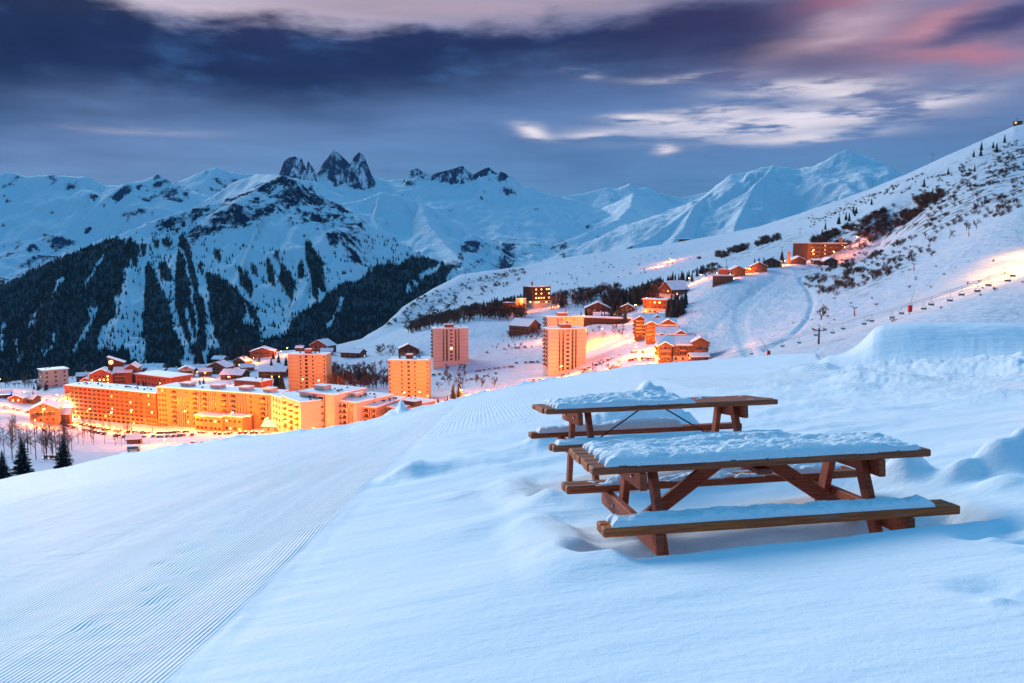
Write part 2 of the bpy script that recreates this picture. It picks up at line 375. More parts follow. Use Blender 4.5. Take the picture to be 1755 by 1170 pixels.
# ------------------------------------------------------------------ near snow slope
CREST = [(-500, 905, 38), (-200, 852, 42), (0, 818, 45), (50, 808, 45), (110, 799, 46), (150, 790, 48), (230, 776, 50), (300, 766, 50), (400, 752, 55), (500, 740, 57), (600, 728, 60),
         (650, 717, 60), (700, 703, 62), (760, 688, 65), (820, 675, 70), (880, 662, 72), (950, 650, 75), (1000, 641, 75), (1060, 630, 76), (1100, 624, 78),
         (1220, 617, 78), (1290, 612, 76), (1360, 606, 72), (1420, 603, 66), (1500, 601, 60), (1755, 598, 56), (2000, 594, 54), (2400, 590, 52)]
cu = np.array([SL(a, b)[0] for a, b, _ in CREST]); cs = np.array([SL(a, b)[1] for a, b, _ in CREST]); cy = np.array([c for *_, c in CREST])
H0, SA, SB = 1.2, .14, -.14
TAB = [((1.5, 5.42, -1.282), (.132, -.068, -.021)), ((1.311, 7.82, -1.403), (.142, -.118, -.017))]
def near_z(X, Y, detail=True):
    X = np.asarray(X, float); Y = np.asarray(Y, float)
    u = X/np.maximum(Y, .5); Yc = np.interp(u, cu, cy); sc_ = np.interp(u, cu, cs)
    z = -H0+SA*X+SB*Y
    res = sc_*Yc-(-H0+SA*u*Yc+SB*Yc)
    z = z+res*ss(Y/Yc, .15, 1.0)
    over = np.maximum(Y-Yc, 0); z = z-over*over*.012-over*.25
    # hollow on the right of the tables, general undulation
    z = z-.10*np.exp(-((X-2.9)/1.3)**2-((Y-5.0)/1.0)**2)
    z = z+.05*np.exp(-((X-.3)/1.0)**2-((Y-4.6)/.9)**2)
    if detail:
        px, py = proj(X, Y, z)
        ed = X+1.55+.035*(Y-3.8)             # groomed side is ed<0
        off = ss(ed, -.1, .25)
        z = z+.035*off*ss(Y, 2, 5)*fbm(X*.55+3, Y*.8, 4)+.10*fbm(X*.1+9, Y*.1, 3)*ss(Y, 6, 22)
        z = z+.012*np.exp(-((ed-.02)/.10)**2)*(1+.8*fbm(X*6, Y*1.2, 2))        # ridge left along the groomer's edge
        z = z-.03*(1-off)*ss(Y, 1, 4)
        # groomer passes: long shallow steps
        z = z+.022*(1-off)*fbm(ed*1.3, Y*.02+2, 2)
        # wind drifts between piste and tables
        dr = ss(ed, .3, 1.4)*(1-ss(Y, 16, 30))*ss(Y, 5.2, 8)
        q = ridged(X*.35+Y*.22+1, Y*.55-X*.1, 3)
        z = z+.10*dr*np.clip(q-.25, 0, 1)
        for (a, b, r, h) in [(-1.25, 10.6, .38, .16), (-.7, 10.9, .6, .09), (-1.5, 10.2, .35, -.05), (.1, 11.0, .7, .10), (-.2, 6.4, .5, .05), (.45, 6.9, .35, .09),
                             (.15, 8.7, .5, .06), (3.5, 5.95, .22, .20), (3.75, 6.05, .20, .16), (4.05, 5.75, .30, .20), (2.95, 6.2, .16, .16), (3.2, 5.9, .12, .11), (3.3, 5.55, .16, .07), (3.7, 5.2, .3, .08),
                             (2.55, 6.55, .26, .12), (4.4, 6.1, .5, .12), (1.75, 11.0, .42, .38), (1.35, 11.2, .6, .30), (.9, 11.4, .6, .18), (2.1, 11.1, .35, .14),
                             (2.62, 4.5, .15, -.08), (2.72, 4.22, .12, -.07), (2.5, 4.28, .06, .02), (2.85, 4.7, .14, -.06), (2.6, 3.95, .10, -.05), (2.03, 3.45, .12, -.04), (2.15, 3.3, .10, -.05), (1.92, 3.22, .07, .02)]:
            w = 1+.35*fbm(X*2.5+a*7, Y*2.5+b, 3)
            e = np.exp(-((np.hypot((X-a)/r, (Y-b)/r*1.15)*w)**2.2)); z = z+h*e
            if h > .1: z = z+h*.45*e*fbm(X*3, Y*2.2, 3)
        # hollows the wind and people cut round the tables
        for k, (c, (yw, pt, rl)) in enumerate(TAB):
            dx, dy = X-c[0], Y-c[1]; lx = dx*math.cos(yw)+dy*math.sin(yw); ly = -dx*math.sin(yw)+dy*math.cos(yw)
            wob = .10*fbm(X*1.6+k*5, Y*1.6, 3)
            m = ss(lx+wob, -1.28, -1.02)*(1-ss(lx+wob, 1.15, 1.45))*ss(ly+wob*.3, -.76, -.60)*(1-ss(ly+wob, .75, 1.2))
            z = z-(.30 if k == 0 else .26)*m*(1-.85*ss(ly, -.45, -.08))*(1+.25*fbm(X*2, Y*2, 3))
            rim = ss(lx+wob, -1.6, -1.2)*(1-ss(lx+wob, -1.15, -.95))*(1-ss(np.abs(ly), .7, 1.2)); z = z+.07*rim
        # churned snow on the right, berm behind it
        ch = ss(px, 1395, 1470)*ss(py, 598, 612)*(1-ss(py, 655, 685))
        chs = ch*ss(Y, 12, 16)*(1-ss(Y, 27, 31))
        z = z+chs*(.24*fbm(X*.7, Y*.30, 5, .62)+.10*np.clip(ridged(X*.9+3, Y*.4, 3), 0, 1))
        fld = ss(px, 1150, 1400)*ss(Y, 8, 12)*(1-ss(Y, 40, 50)); z = z+fld*(.05*fbm(X*1.1, Y*.5, 4, .6)+.022*fbm(X*4.2, Y*1.6, 3, .6))
        for (a, b, r, h) in [(1390, 618, .5, .22), (1412, 620, .35, .15), (1530, 606, .5, .2)]:
            pp = P(a, b, 27); e = np.exp(-(((X-pp.x)/r)**2+((Y-pp.y)/r/1.6)**2)); z = z+h*e*(1+.3*fbm(X*1.5, Y*1.2, 2))
        # berm
        bu = ss(X/Y, SL(1398, 580)[0], SL(1425, 580)[0])*.38+ss(X/Y, SL(1440, 580)[0], SL(1515, 580)[0])*.62
        top = np.interp(X/Y, [SL(a, 500)[0] for a in (1380, 1440, 1480, 1500, 1560, 1640, 1730, 1755, 1900, 2200)],
                        [SL(0, b)[1] for b in (606, 588, 569, 557, 552, 550, 550, 551, 553, 556)])
        zt = (top-.002)*36-.10+.10*fbm(X*.35, Y*.3, 3)+.03*fbm(X*1.5, Y*1.2, 3); z0 = z
        fr = ss(Y, 30.5, 36)*bu
        z = np.where(zt > z0, z0+(zt-z0)*fr, z0)
        back = np.maximum(Y-37.5, 0)*bu; z = z-np.minimum(back*.25, 30)*1.0-.012*back**2
        # ragged ploughed lip at the crest on the left and centre
        lip = np.exp(-((Y-Yc*.985)/1.6)**2)*ss(px, 120, 240)*(1-ss(px, 980, 1050)); z = z+lip*(.10+.30*np.clip(fbm(X*.9, Y*.5, 4, .6), -.2, 1))
        z = z+.9*np.exp(-((px-688)/7)**2-((Y-Yc)/2.0)**2)+.35*np.exp(-((px-672)/12)**2-((Y-Yc)/2.0)**2)
        # hollows of footprints along the piste
        for i in range(26):
            a = -2.55-.12*i*.5+.15*math.sin(i*.9)+(.09 if i % 2 else -.09); b = 5.0+.46*i
            z = z-.018*np.exp(-((X-a)/.07)**2-((Y-b)/.10)**2)+.010*np.exp(-((X-a-.1)/.07)**2-((Y-b+.05)/.09)**2)
        for i in range(60):
            a = rng_f[i, 0]*3.2+2.0; b = 14+rng_f[i, 1]*16
            z = z-.03*np.exp(-((X-a)/.12)**2-((Y-b)/.22)**2)
    return z
rng_f = np.random.default_rng(3).random((60, 2))
def build_near():
    nc, nr = 880, 560
    us = np.linspace(SL(-180, 0)[0], SL(1940, 0)[0], nc)
    # rows spaced evenly in the picture of the plane, then past the crest
    ys = 1/np.linspace(1/1.3, 1/78.0, nr-60)
    d = np.linspace(0, 1, nr-60)
    dl = np.linspace(1/2.2, 1/34.0, nr-190)
    ys = np.concatenate([[.6, 1.2, 1.7], 1/dl, np.linspace(34, 42, 86)[1:], np.linspace(42, 82, 92)[1:], np.linspace(82, 112, 33)[1:]])
    U, Y = np.meshgrid(us, ys); X = U*Y
    Z = near_z(X, Y)
    ed = X+1.55+.035*(Y-3.8)
    px, py = proj(X, Y, Z)
    g = 1-ss(ed, -.10, .02)
    g = np.maximum(g, inpoly(px, py, [(1120, 648), (1300, 640), (1420, 612), (1440, 640), (1350, 665), (1180, 668)])*1.0)
    for _ in range(4): g = (g+np.roll(g, 1, 0)+np.roll(g, -1, 0)+np.roll(g, 1, 1)+np.roll(g, -1, 1))/5
    g = np.maximum(g, .5*ss(Y, 14, 20)*(1-ss(px, 1000, 1180)))
    rough = ss(px, 1395, 1470)*ss(py, 598, 612)*(1-ss(py, 665, 695))
    rough = np.maximum(rough, .35*ss(px, 1150, 1400)*ss(Y, 7, 10)*(1-ss(Y, 40, 50)))
    me = npmesh('snow_slope', np.stack([X, Y, Z], -1).reshape(-1, 3), gridq(*X.shape), M['near'], True, {'groom': g, 'rough': rough})
    tag(link('snow_slope', me), 'smooth blue white snow slope with combed piste in the foreground', kind='structure')
build_near()

# ------------------------------------------------------------------ hillside and village ground
CTRL = [ # (px, py, Y)
 (-200, 900, 130), (0, 850, 130), (200, 830, 120), (400, 800, 130), (600, 780, 130), (800, 730, 140), (1000, 700, 150), (1200, 680, 150), (1350, 660, 150), (1500, 640, 120), (1755, 620, 100), (2000, 600, 100),
 (-200, 840, 220), (40, 814, 205), (110, 806, 212), (200, 800, 250), (300, 780, 330), (400, 775, 300), (600, 750, 320), (800, 705, 330), (1000, 672, 350),
 (30, 780, 300), (-100, 760, 400), (60, 755, 400), (150, 752, 440), (0, 715, 470), (75, 722, 470), (-200, 700, 600), (200, 770, 390), (300, 758, 420), (400, 750, 430),
 (115, 714, 570), (280, 724, 545), (420, 732, 515), (500, 738, 470), (600, 738, 440), (680, 730, 430),
 (0, 680, 620), (60, 672, 690), (90, 664, 760), (190, 660, 690), (262, 660, 680), (345, 645, 760), (390, 640, 800), (300, 642, 860), (445, 612, 880), (545, 600, 960), (-200, 670, 800),
 (520, 668, 650), (700, 690, 590), (770, 629, 720), (972, 640, 590), (968, 612, 680), (640, 655, 720), (700, 602, 820), (620, 600, 940), (600, 660, 640),
 (850, 585, 800), (870, 607, 730), (850, 628, 690), (900, 642, 600), (800, 675, 560), (850, 682, 470), (1000, 652, 490), (1060, 640, 420), (1100, 632, 420), (1150, 622, 440), (1215, 616, 440),
 (890, 570, 840), (917, 525, 1020), (850, 530, 1050), (1022, 548, 820), (1037, 557, 755), (1070, 556, 735), (1000, 560, 700), (1122, 536, 720), (1165, 506, 770), (1090, 592, 560), (1110, 570, 630), (1040, 600, 600),
 (1238, 487, 700), (1265, 474, 730), (1300, 470, 740), (1325, 463, 760), (1360, 453, 800), (1430, 444, 850), (1500, 425, 850),
 (1300, 520, 600), (1250, 580, 480), (1350, 560, 420), (1230, 612, 400), (1300, 612, 290), (1320, 606, 270), (1400, 592, 235), (1450, 500, 480), (1400, 540, 420), (1500, 480, 480),
 (1500, 570, 220), (1600, 520, 270), (1755, 440, 330), (1755, 500, 220), (1600, 570, 150), (1755, 560, 130), (1900, 480, 250), (1900, 400, 400), (1755, 360, 480), (1650, 400, 520), (1600, 440, 470),
 (1755, 300, 750), (1700, 340, 640), (1600, 360, 760), (1500, 380, 900), (1400, 400, 1050), (2000, 280, 700), (1250, 450, 1000), (1300, 425, 1150), (1150, 480, 1000), (1100, 470, 1250), (1050, 505, 1000),
 (1000, 480, 1350), (900, 500, 1400), (800, 530, 1350), (700, 565, 1150), (1100, 440, 1600), (950, 460, 1700), (1180, 462, 1150)]
RIDGE = [(-500, 690, 950), (-200, 672, 950), (0, 655, 950), (80, 648, 1000), (180, 640, 1000), (260, 636, 1000), (330, 628, 1000), (400, 616, 1000), (480, 602, 1050), (560, 596, 1100), (620, 580, 1250), (660, 556, 1400), (690, 526, 1550),
         (740, 496, 1750), (790, 470, 1900), (850, 462, 2000), (900, 455, 2100), (960, 443, 2200), (1030, 432, 2250), (1100, 424, 2200), (1160, 415, 2050), (1230, 402, 1900), (1300, 388, 1750), (1370, 366, 1600),
         (1440, 342, 1500), (1500, 320, 1400), (1560, 296, 1350), (1620, 268, 1250), (1690, 238, 1200), (1738, 216, 1150), (1790, 205, 1150), (1900, 180, 1150), (2300, 120, 1150)]
ru = np.array([SL(a, b)[0] for a, b, _ in RIDGE]); rs = np.array([SL(a, b)[1] for a, b, _ in RIDGE]); ry = np.array([c for *_, c in RIDGE], float)
_C = np.array([(SL(a, b)[0], math.log(c), SL(a, b)[1]) for a, b, c in CTRL+RIDGE])
_XY = _C[:, :2]*np.array([2.2, 1.0])
def _ker(r2): return np.where(r2 > 1e-12, r2*np.log(np.maximum(r2, 1e-12)), 0)
def _tps():
    n = len(_XY); d = ((_XY[:, None]-_XY[None])**2).sum(-1); K = _ker(d)+np.eye(n)*2e-3
    Pm = np.c_[np.ones(n), _XY]; A = np.block([[K, Pm], [Pm.T, np.zeros((3, 3))]])
    return np.linalg.solve(A, np.r_[_C[:, 2], 0, 0, 0])
_W = _tps()
def tps(u, ly):
    sh = u.shape; q = np.stack([u.ravel()*2.2, ly.ravel()], 1); r = np.zeros(len(q))
    for i in range(0, len(q), 20000):
        d = ((q[i:i+20000, None]-_XY[None])**2).sum(-1); r[i:i+20000] = _ker(d) @ _W[:-3]
    return (r+_W[-3]+q @ _W[-2:]).reshape(sh)
ROADS = [ # snow ploughed roads: list of (px, py, Y) and half width
 ([(0, 705), (60, 712), (120, 735), (220, 735), (330, 735), (440, 748), (520, 760)], 7),
]
def hill_z(X, Y, rough=True):
    X = np.asarray(X, float); Y = np.asarray(Y, float); sh = X.shape; X = np.atleast_1d(X); Y = np.atleast_1d(Y)
    u = X/Y; Yr = np.interp(u, ru, ry); Yl = np.minimum(Y, Yr)
    s = tps(u, np.log(Yl)); s0 = np.interp(u, ru, rs)
    w = ss(Yl/Yr, .82, 1.0); s = s*(1-w)+(s0+(s-s0)*.0)*w
    z = s*Yl
    if rough:
        px = 877.5+F*u
        k = ss(px, 1150, 1500)*ss(Y, 420, 700)+.35*ss(Y, 900, 1200)
        k = k*(1-ss(Y/Yr, .9, 1.0))
        q = X*.8+Y*.25
        z = z+k*(3.2*fbm(q/75, (Y-X*.3)/170, 5)+1.6*ridged(q/45, Y/120, 3))
        z = z+.5*fbm(X/14, Y/25, 4)*ss(Y, 150, 300)*(1-ss(Y, 900, 1500))+ss(Y, 300, 500)*(1-ss(px, 1050, 1150))*1.2*fbm(X/30, Y/40, 4)
        pq, py_ = proj(X, Y, z)
        bank = (pq > 1200) & (pq < 1420) & (py_ > 465) & (py_ < 615)
        if bank.any():
            d1 = dpoly(pq, py_, [(1372, 478), (1388, 500), (1393, 520), (1385, 545), (1360, 572), (1310, 598)]); z = z-1.6*np.exp(-(d1/3.0)**2)
            d2 = dpoly(pq, py_, [(1345, 470), (1300, 498), (1272, 530), (1266, 560), (1285, 605)]); z = z-.9*np.exp(-(d2/12)**4)
            d3 = dpoly(pq, py_, [(1225, 560), (1270, 515), (1330, 475)]); z = z-.6*np.exp(-(d3/4)**2)
            z = z+.55*fbm(X/6, Y/9, 3)*ss(pq, 1280, 1300)*(1-ss(pq, 1370, 1390))*ss(py_, 480, 500)*(1-ss(py_, 580, 600))
    ov = np.maximum(Y-Yr, 0); z = z-ov*.30-ov*ov*.0006*(ov < 900)
    return z.reshape(sh) if sh else float(z[0])
GR = {}
def build_hill():
    nc, nr = 600, 330
    us = np.linspace(SL(-250, 0)[0], SL(2020, 0)[0], nc)
    t = np.linspace(0, 1, nr); ys = 95*np.exp(t*math.log(2900/95.0))
    U, Y = np.meshgrid(us, ys); X = U*Y; Z = hill_z(X, Y)
    px, py = proj(X, Y, Z)
    scrub = np.zeros_like(X)
    for poly, k in SCRUB: scrub = np.maximum(scrub, inpoly(px, py, poly)*k)
    for _ in range(2): scrub = (scrub+np.roll(scrub, 1, 0)+np.roll(scrub, -1, 0)+np.roll(scrub, 1, 1)+np.roll(scrub, -1, 1))/5
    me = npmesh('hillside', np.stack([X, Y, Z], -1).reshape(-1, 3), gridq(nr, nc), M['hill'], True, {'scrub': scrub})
    tag(link('hillside', me), 'snow covered hillside rising right behind the lit ski village', kind='structure')
    GR.update(us=us, ys=ys, Z=Z)
SCRUB = [([(1390, 410), (1480, 370), (1600, 330), (1700, 270), (1800, 230), (1800, 330), (1700, 350), (1600, 400), (1500, 425), (1420, 430)], 1.0),
         ([(1230, 440), (1330, 405), (1420, 395), (1330, 425), (1250, 450)], .8),
         ([(1440, 420), (1540, 400), (1560, 460), (1480, 510), (1400, 500), (1350, 470)], .5),
         ([(640, 565), (700, 520), (800, 480), (900, 452), (900, 475), (800, 520), (700, 560)], .6), ([(1330, 385), (1500, 325), (1600, 285), (1720, 240), (1720, 260), (1600, 310), (1450, 360)], .35)]
build_hill()
def gz(X, Y):
    """height of the rendered hillside mesh under (X, Y)"""
    u = X/Y; us, ys, Z = GR['us'], GR['ys'], GR['Z']
    i = min(max(np.searchsorted(us, u)-1, 0), len(us)-2); j = min(max(np.searchsorted(ys, Y)-1, 0), len(ys)-2)
    a = (u-us[i])/(us[i+1]-us[i]); b = (Y-ys[j])/(ys[j+1]-ys[j])
    return float((Z[j, i]*(1-a)+Z[j, i+1]*a)*(1-b)+(Z[j+1, i]*(1-a)+Z[j+1, i+1]*a)*b)
def U(px): return (px-877.5)/F*1.0/(CP+SP*(585-560)/F)     # X/Y for things near the village rows
def on(px, Y):
    X = U(px)*Y
    for _ in range(4): z = gz(X, Y); X += (px-proj(X, Y, z)[0])/F*Y
    return Vector((X, Y, gz(X, Y)))

# ------------------------------------------------------------------ mountains
def cones(X, Y, segs):
    """height = highest of the ridge segments minus slope * distance; also returns distance below its own ridge"""
    H = np.full(X.shape, -1e9); D = np.zeros(X.shape); T = np.zeros(X.shape)
    for (a, b, k, tg) in segs:
        dx, dy = b[0]-a[0], b[1]-a[1]; L2 = dx*dx+dy*dy+1e-9
        t = np.clip(((X-a[0])*dx+(Y-a[1])*dy)/L2, 0, 1)
        d = np.hypot(X-a[0]-t*dx, Y-a[1]-t*dy)
        h = a[2]+(b[2]-a[2])*t-k*d*(1-.28*np.minimum(d/2500, 1))
        m = h > H; H = np.where(m, h, H); D = np.where(m, d, D); T = np.where(m, tg, T)
    return H, D, T
def spurs(pts, r, every, length, drop, k, dirs=(1, -1), toward=None, tg=0):
    out = []
    for a, b in zip(pts[:-1], pts[1:]):
        L = math.dist(a[:2], b[:2]); n = max(1, int(L/every))
        for i in range(n):
            t = (i+r.random())/n; p = [a[j]+(b[j]-a[j])*t for j in range(3)]
            nx, ny = -(b[1]-a[1])/L, (b[0]-a[0])/L
            for s in dirs:
                an = math.atan2(ny*s, nx*s)+r.uniform(-.45, .45); l = length*r.uniform(.6, 1.25); q = p[:]; q[2] -= 8
                for st in range(3):
                    an += r.uniform(-.25, .25); e = [q[0]+math.cos(an)*l/3, q[1]+math.sin(an)*l/3, q[2]-drop*l/3*(1.25-.22*st)]
                    out.append((tuple(q), tuple(e), k, tg)); q = e
    return out
def ridge(pts, k, tg=0):
    w = [tuple(P(*p)) for p in pts]; return w, [(a, b, k, tg) for a, b in zip(w[:-1], w[1:])]
r_ = random.Random(11)
def build_mountain(name, label, segs, ux0, ux1, y0, y1, nc, nr, noise_amp, noise_len, matl, floor, rockf, forestf=None, base=None):
    us = np.linspace(SL(ux0, 0)[0], SL(ux1, 0)[0], nc); ys = np.linspace(y0, y1, nr)
    Uu, Y = np.meshgrid(us, ys); X = Uu*Y
    wx = X+noise_len*.30*fbm(X/noise_len, Y/noise_len, 4); wy = Y+noise_len*.30*fbm(X/noise_len+50, Y/noise_len+20, 4)
    H0_, D0, T0 = cones(X, Y, segs); H, D, T = cones(wx, wy, segs)
    w = ss(D0, 0, noise_len*.35); Hc = H0_*(1-w)+H*w
    fade = ss(D0, 0, noise_len*.8)
    Z = Hc+noise_amp*fade*(ridged(X/noise_len*1.3, Y/noise_len*1.3, 5, .5)-.35)+noise_amp*.16*fbm(X/noise_len*7, Y/noise_len*7, 4)
    fl = floor(X, Y) if callable(floor) else floor
    dd = noise_amp*1.2; hh = np.clip(.5+.5*(Z-fl)/dd, 0, 1); Z = fl*(1-hh)+Z*hh+dd*hh*(1-hh)
    px, py = proj(X, Y, Z)
    gy, gx = np.gradient(Z); dY = np.gradient(ys)[:, None]; dX = (us[1]-us[0])*Y
    slope = np.hypot(gx/dX, gy/dY)
    rock = np.clip(rockf(px, py, X, Y, Z, D0, T0, slope), 0, 1)
    fo = forestf(px, py) if forestf is not None else np.zeros_like(X)
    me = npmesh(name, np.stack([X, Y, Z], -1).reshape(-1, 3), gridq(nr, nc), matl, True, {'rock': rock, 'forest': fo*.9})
    tag(link(name, me), label, kind='structure')
    return dict(us=us, ys=ys, Z=Z, px=px, py=py, fo=fo)

# the dark wooded mountain on the left
wA, sA = ridge([(-500, 700, 3300), (-250, 600, 3400), (-100, 535, 3500), (0, 487, 3600), (60, 458, 3700), (110, 435, 3800), (170, 412, 3900), (230, 392, 4000), (290, 368, 4100), (340, 353, 4200), (380, 345, 4250), (430, 330, 4300), (460, 312, 4380),
                (484, 300, 4400), (505, 308, 4380), (535, 332, 4350), (580, 366, 4300), (620, 392, 4250), (660, 415, 4200), (700, 432, 4150), (740, 446, 4050), (800, 462, 3900), (900, 500, 3700)], .62)
sA += spurs(wA, r_, 260, 1500, .46, .75, (-1,), tg=1)
for pl, k in [([(484, 300, 4400), (470, 345, 4200), (440, 390, 3950), (420, 440, 3700), (400, 490, 3450), (385, 560, 3100)], .62),
              ([(535, 332, 4350), (520, 380, 4150), (525, 420, 3900), (540, 470, 3600), (545, 520, 3300)], .62),
              ([(340, 352, 4200), (325, 400, 4000), (335, 450, 3750), (345, 520, 3400), (350, 590, 3050)], .62),
              ([(230, 392, 4000), (225, 430, 3800), (215, 500, 3400), (190, 600, 3000)], .62), ([(110, 435, 3800), (95, 500, 3400), (70, 590, 3000)], .62)]:
    w, s = ridge(pl, k, 1); sA += s
wS, sS = ridge([(480, 300, 4520), (440, 298, 4900), (400, 312, 5000), (350, 345, 5000), (320, 362, 4950)], .95, 2); sA += sS
def rockA(px, py, X, Y, Z, D, T, slope):
    r = .50*ss(170+40*fbm(px/60, py/60, 2)-(py-np.interp(px, [340, 400, 484, 560, 640], [352, 330, 300, 350, 402]))*1.5, 0, 110)*ss(px, 200, 300)*(1-ss(px, 600, 690))
    r = r+.12*ss(slope, .62, .95)+.06*fbm(px/25, py/12, 3)
    r = r+.14*ss(px, 640, 700)*ss(py, 420, 450)+.05
    return r*(T != 2)
TREEP = [[(0, 489), (60, 461), (110, 439), (170, 416), (215, 408), (228, 412), (224, 440), (212, 475), (207, 500), (200, 545), (172, 560), (165, 600), (225, 600), (250, 590), (250, 560), (243, 543), (250, 480), (262, 490), (285, 500), (300, 540), (312, 600), (300, 680), (-300, 700), (-300, 625)],
         [(223, 413), (237, 418), (240, 430), (234, 458), (224, 450)], [(241, 417), (249, 420), (247, 438), (242, 434)], [(254, 418), (259, 424), (256, 435)], [(262, 408), (274, 412), (272, 427), (264, 425)], [(277, 405), (290, 410), (296, 418), (288, 424), (279, 420)],
         [(272, 455), (285, 448), (293, 465), (292, 485), (275, 480)], [(302, 424), (312, 402), (322, 420), (333, 458), (342, 500), (352, 520), (352, 600), (296, 620), (290, 500), (300, 470)],
         [(250, 455), (262, 450), (275, 490), (290, 530), (300, 590), (240, 620), (245, 540)], [(338, 460), (345, 452), (350, 470), (346, 480)],
         [(353, 465), (380, 478), (400, 495), (410, 513), (433, 544), (450, 560), (440, 640), (350, 640), (362, 590), (356, 520)],
         [(366, 430), (374, 425), (378, 445), (370, 452)], [(408, 458), (420, 462), (430, 490), (432, 512), (422, 512), (410, 492)], [(430, 455), (438, 458), (440, 475), (432, 470)],
         [(457, 444), (465, 452), (474, 490), (462, 488), (456, 462)], [(482, 449), (495, 465), (507, 490), (502, 517), (490, 505), (478, 480)], [(511, 449), (519, 455), (520, 478), (512, 476)], [(469, 436), (477, 432), (478, 442), (470, 444)],
         [(522, 411), (530, 413), (543, 435), (553, 452), (556, 478), (563, 500), (552, 500), (545, 490), (543, 515), (534, 505), (531, 470), (524, 445)],
         [(400, 483), (417, 503), (437, 523), (440, 545), (470, 590), (400, 640)], [(500, 546), (542, 522), (562, 505), (582, 488), (616, 478), (650, 452), (688, 452), (705, 437), (745, 444), (750, 451), (790, 452), (767, 472), (765, 520), (700, 620), (440, 650), (460, 578)]]
CHUTE = [([(256, 447), (277, 490), (292, 523), (302, 565), (313, 593)], 2.6), ([(302, 424), (295, 477), (295, 508), (305, 572)], 3.2), ([(305, 421), (318, 447), (326, 482), (331, 523), (338, 544), (336, 590)], 2),
         ([(326, 418), (336, 457), (351, 488), (354, 523), (359, 560), (366, 582)], 4), ([(356, 429), (385, 472), (410, 493), (426, 513), (446, 534)], 4.5), ([(155, 530), (160, 545), (143, 575), (127, 600)], 3.5),
         ([(92, 570), (87, 598), (74, 605)], 2.4), ([(5, 560), (2, 600)], 4), ([(28, 575), (33, 618)], 1.6), ([(107, 477), (88, 508)], 2.2), ([(177, 436), (159, 467), (143, 495)], 2.0), ([(320, 530), (325, 560), (330, 590)], 3),
         ([(305, 560), (320, 590), (322, 610)], 5), ([(230, 515), (238, 530)], 3), ([(560, 560), (580, 530), (586, 512)], 2.5), ([(420, 520), (432, 560)], 2), ([(60, 540), (50, 560)], 2)]
SNOWP = [[(195, 500), (213, 523), (223, 534), (243, 544), (241, 554), (223, 577), (205, 597), (168, 602), (174, 560), (200, 544)], [(218, 580), (248, 582), (250, 625), (222, 618)], [(210, 462), (245, 455), (245, 482), (215, 475)],
         [(355, 585), (366, 570), (378, 590), (366, 596)], [(692, 496), (700, 486), (706, 500), (695, 504)], [(718, 470), (755, 452), (758, 456), (722, 480)], [(705, 480), (718, 484), (716, 494), (706, 490)], [(440, 560), (500, 548), (490, 575), (450, 585)],
         [(412, 552), (420, 540), (436, 545), (430, 560)], [(150, 528), (165, 528), (164, 546), (154, 552)]]
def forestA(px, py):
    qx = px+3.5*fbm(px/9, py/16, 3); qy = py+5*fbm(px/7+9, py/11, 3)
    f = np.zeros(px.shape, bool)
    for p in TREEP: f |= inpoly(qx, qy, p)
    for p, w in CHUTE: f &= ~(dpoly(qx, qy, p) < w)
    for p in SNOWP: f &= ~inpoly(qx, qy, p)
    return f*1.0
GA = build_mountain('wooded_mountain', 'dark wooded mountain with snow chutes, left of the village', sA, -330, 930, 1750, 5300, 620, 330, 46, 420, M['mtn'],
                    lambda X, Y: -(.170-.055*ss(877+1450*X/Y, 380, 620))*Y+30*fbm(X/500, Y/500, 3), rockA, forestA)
def scatter_trees():
    us, ys, Z, fo = GA['us'], GA['ys'], GA['Z'], GA['fo']
    g = np.random.default_rng(5)
    n = 150000; a = g.random(n)*(len(us)-2); b = g.random(n)**1.0*(len(ys)-2); i = a.astype(int); j = b.astype(int)
    dens = np.where(fo[j, i] > .5, 1.0, 0.0)
    px, py = GA['px'][j, i], GA['py'][j, i]
    thin = inpoly(px, py, [(140, 410), (230, 395), (330, 380), (420, 420), (520, 430), (640, 440), (650, 470), (560, 520), (500, 550), (400, 500), (230, 560), (150, 500)])
    dens = np.where((dens < .5) & thin, .035+.09*(fbm(px/14, py/14, 2) > .25), dens)
    dens = np.where((dens < .5) & (py > 520), .14, dens); dens = np.where((dens < .5) & (px > 600) & (py > 405), .10, dens)
    vis = (px > -60) & (px < 1000) & (py < 700)
    # keep only the flank turned to the camera
    dz = Z[np.minimum(j+3, len(ys)-1), i]-Z[j, i]
    k = vis & (g.random(n) < dens) & (dz > -12)
    i = i[k]; j = j[k]; fu = a[k]-i; fy = b[k]-j; N = len(i)
    Uu = us[i]+(us[1]-us[0])*fu; Y = ys[j]+(ys[1]-ys[0])*fy; X = Uu*Y
    z = (Z[j, i]*(1-fu)+Z[j, i+1]*fu)*(1-fy)+(Z[j+1, i]*(1-fu)+Z[j+1, i+1]*fu)*fy
    print('mountain trees', N)
    if N > 42000:
        s = g.permutation(N)[:42000]; X, Y, z = X[s], Y[s], z[s]; N = 42000
    h = 10+11*g.random(N); r = h*(.17+.08*g.random(N)); th = g.random(N)*6.28
    ang = th[:, None]+np.arange(4)*math.pi/2
    V = np.empty((N, 5, 3)); V[:, :4, 0] = X[:, None]+np.cos(ang)*r[:, None]; V[:, :4, 1] = Y[:, None]+np.sin(ang)*r[:, None]; V[:, :4, 2] = z[:, None]-1
    V[:, 4] = np.stack([X, Y, z+h], 1)
    T = np.array([[0, 1, 4], [1, 2, 4], [2, 3, 4], [3, 0, 4]]); Q = (T[None]+np.arange(N)[:, None, None]*5).reshape(-1, 3)
    me = npmesh('conifer_forest', V.reshape(-1, 3), Q, M['needles'], False)
    tag(link('conifer_forest', me), 'dense dark conifer forest covering the steep left mountain', 'forest', kind='stuff')
scatter_trees()

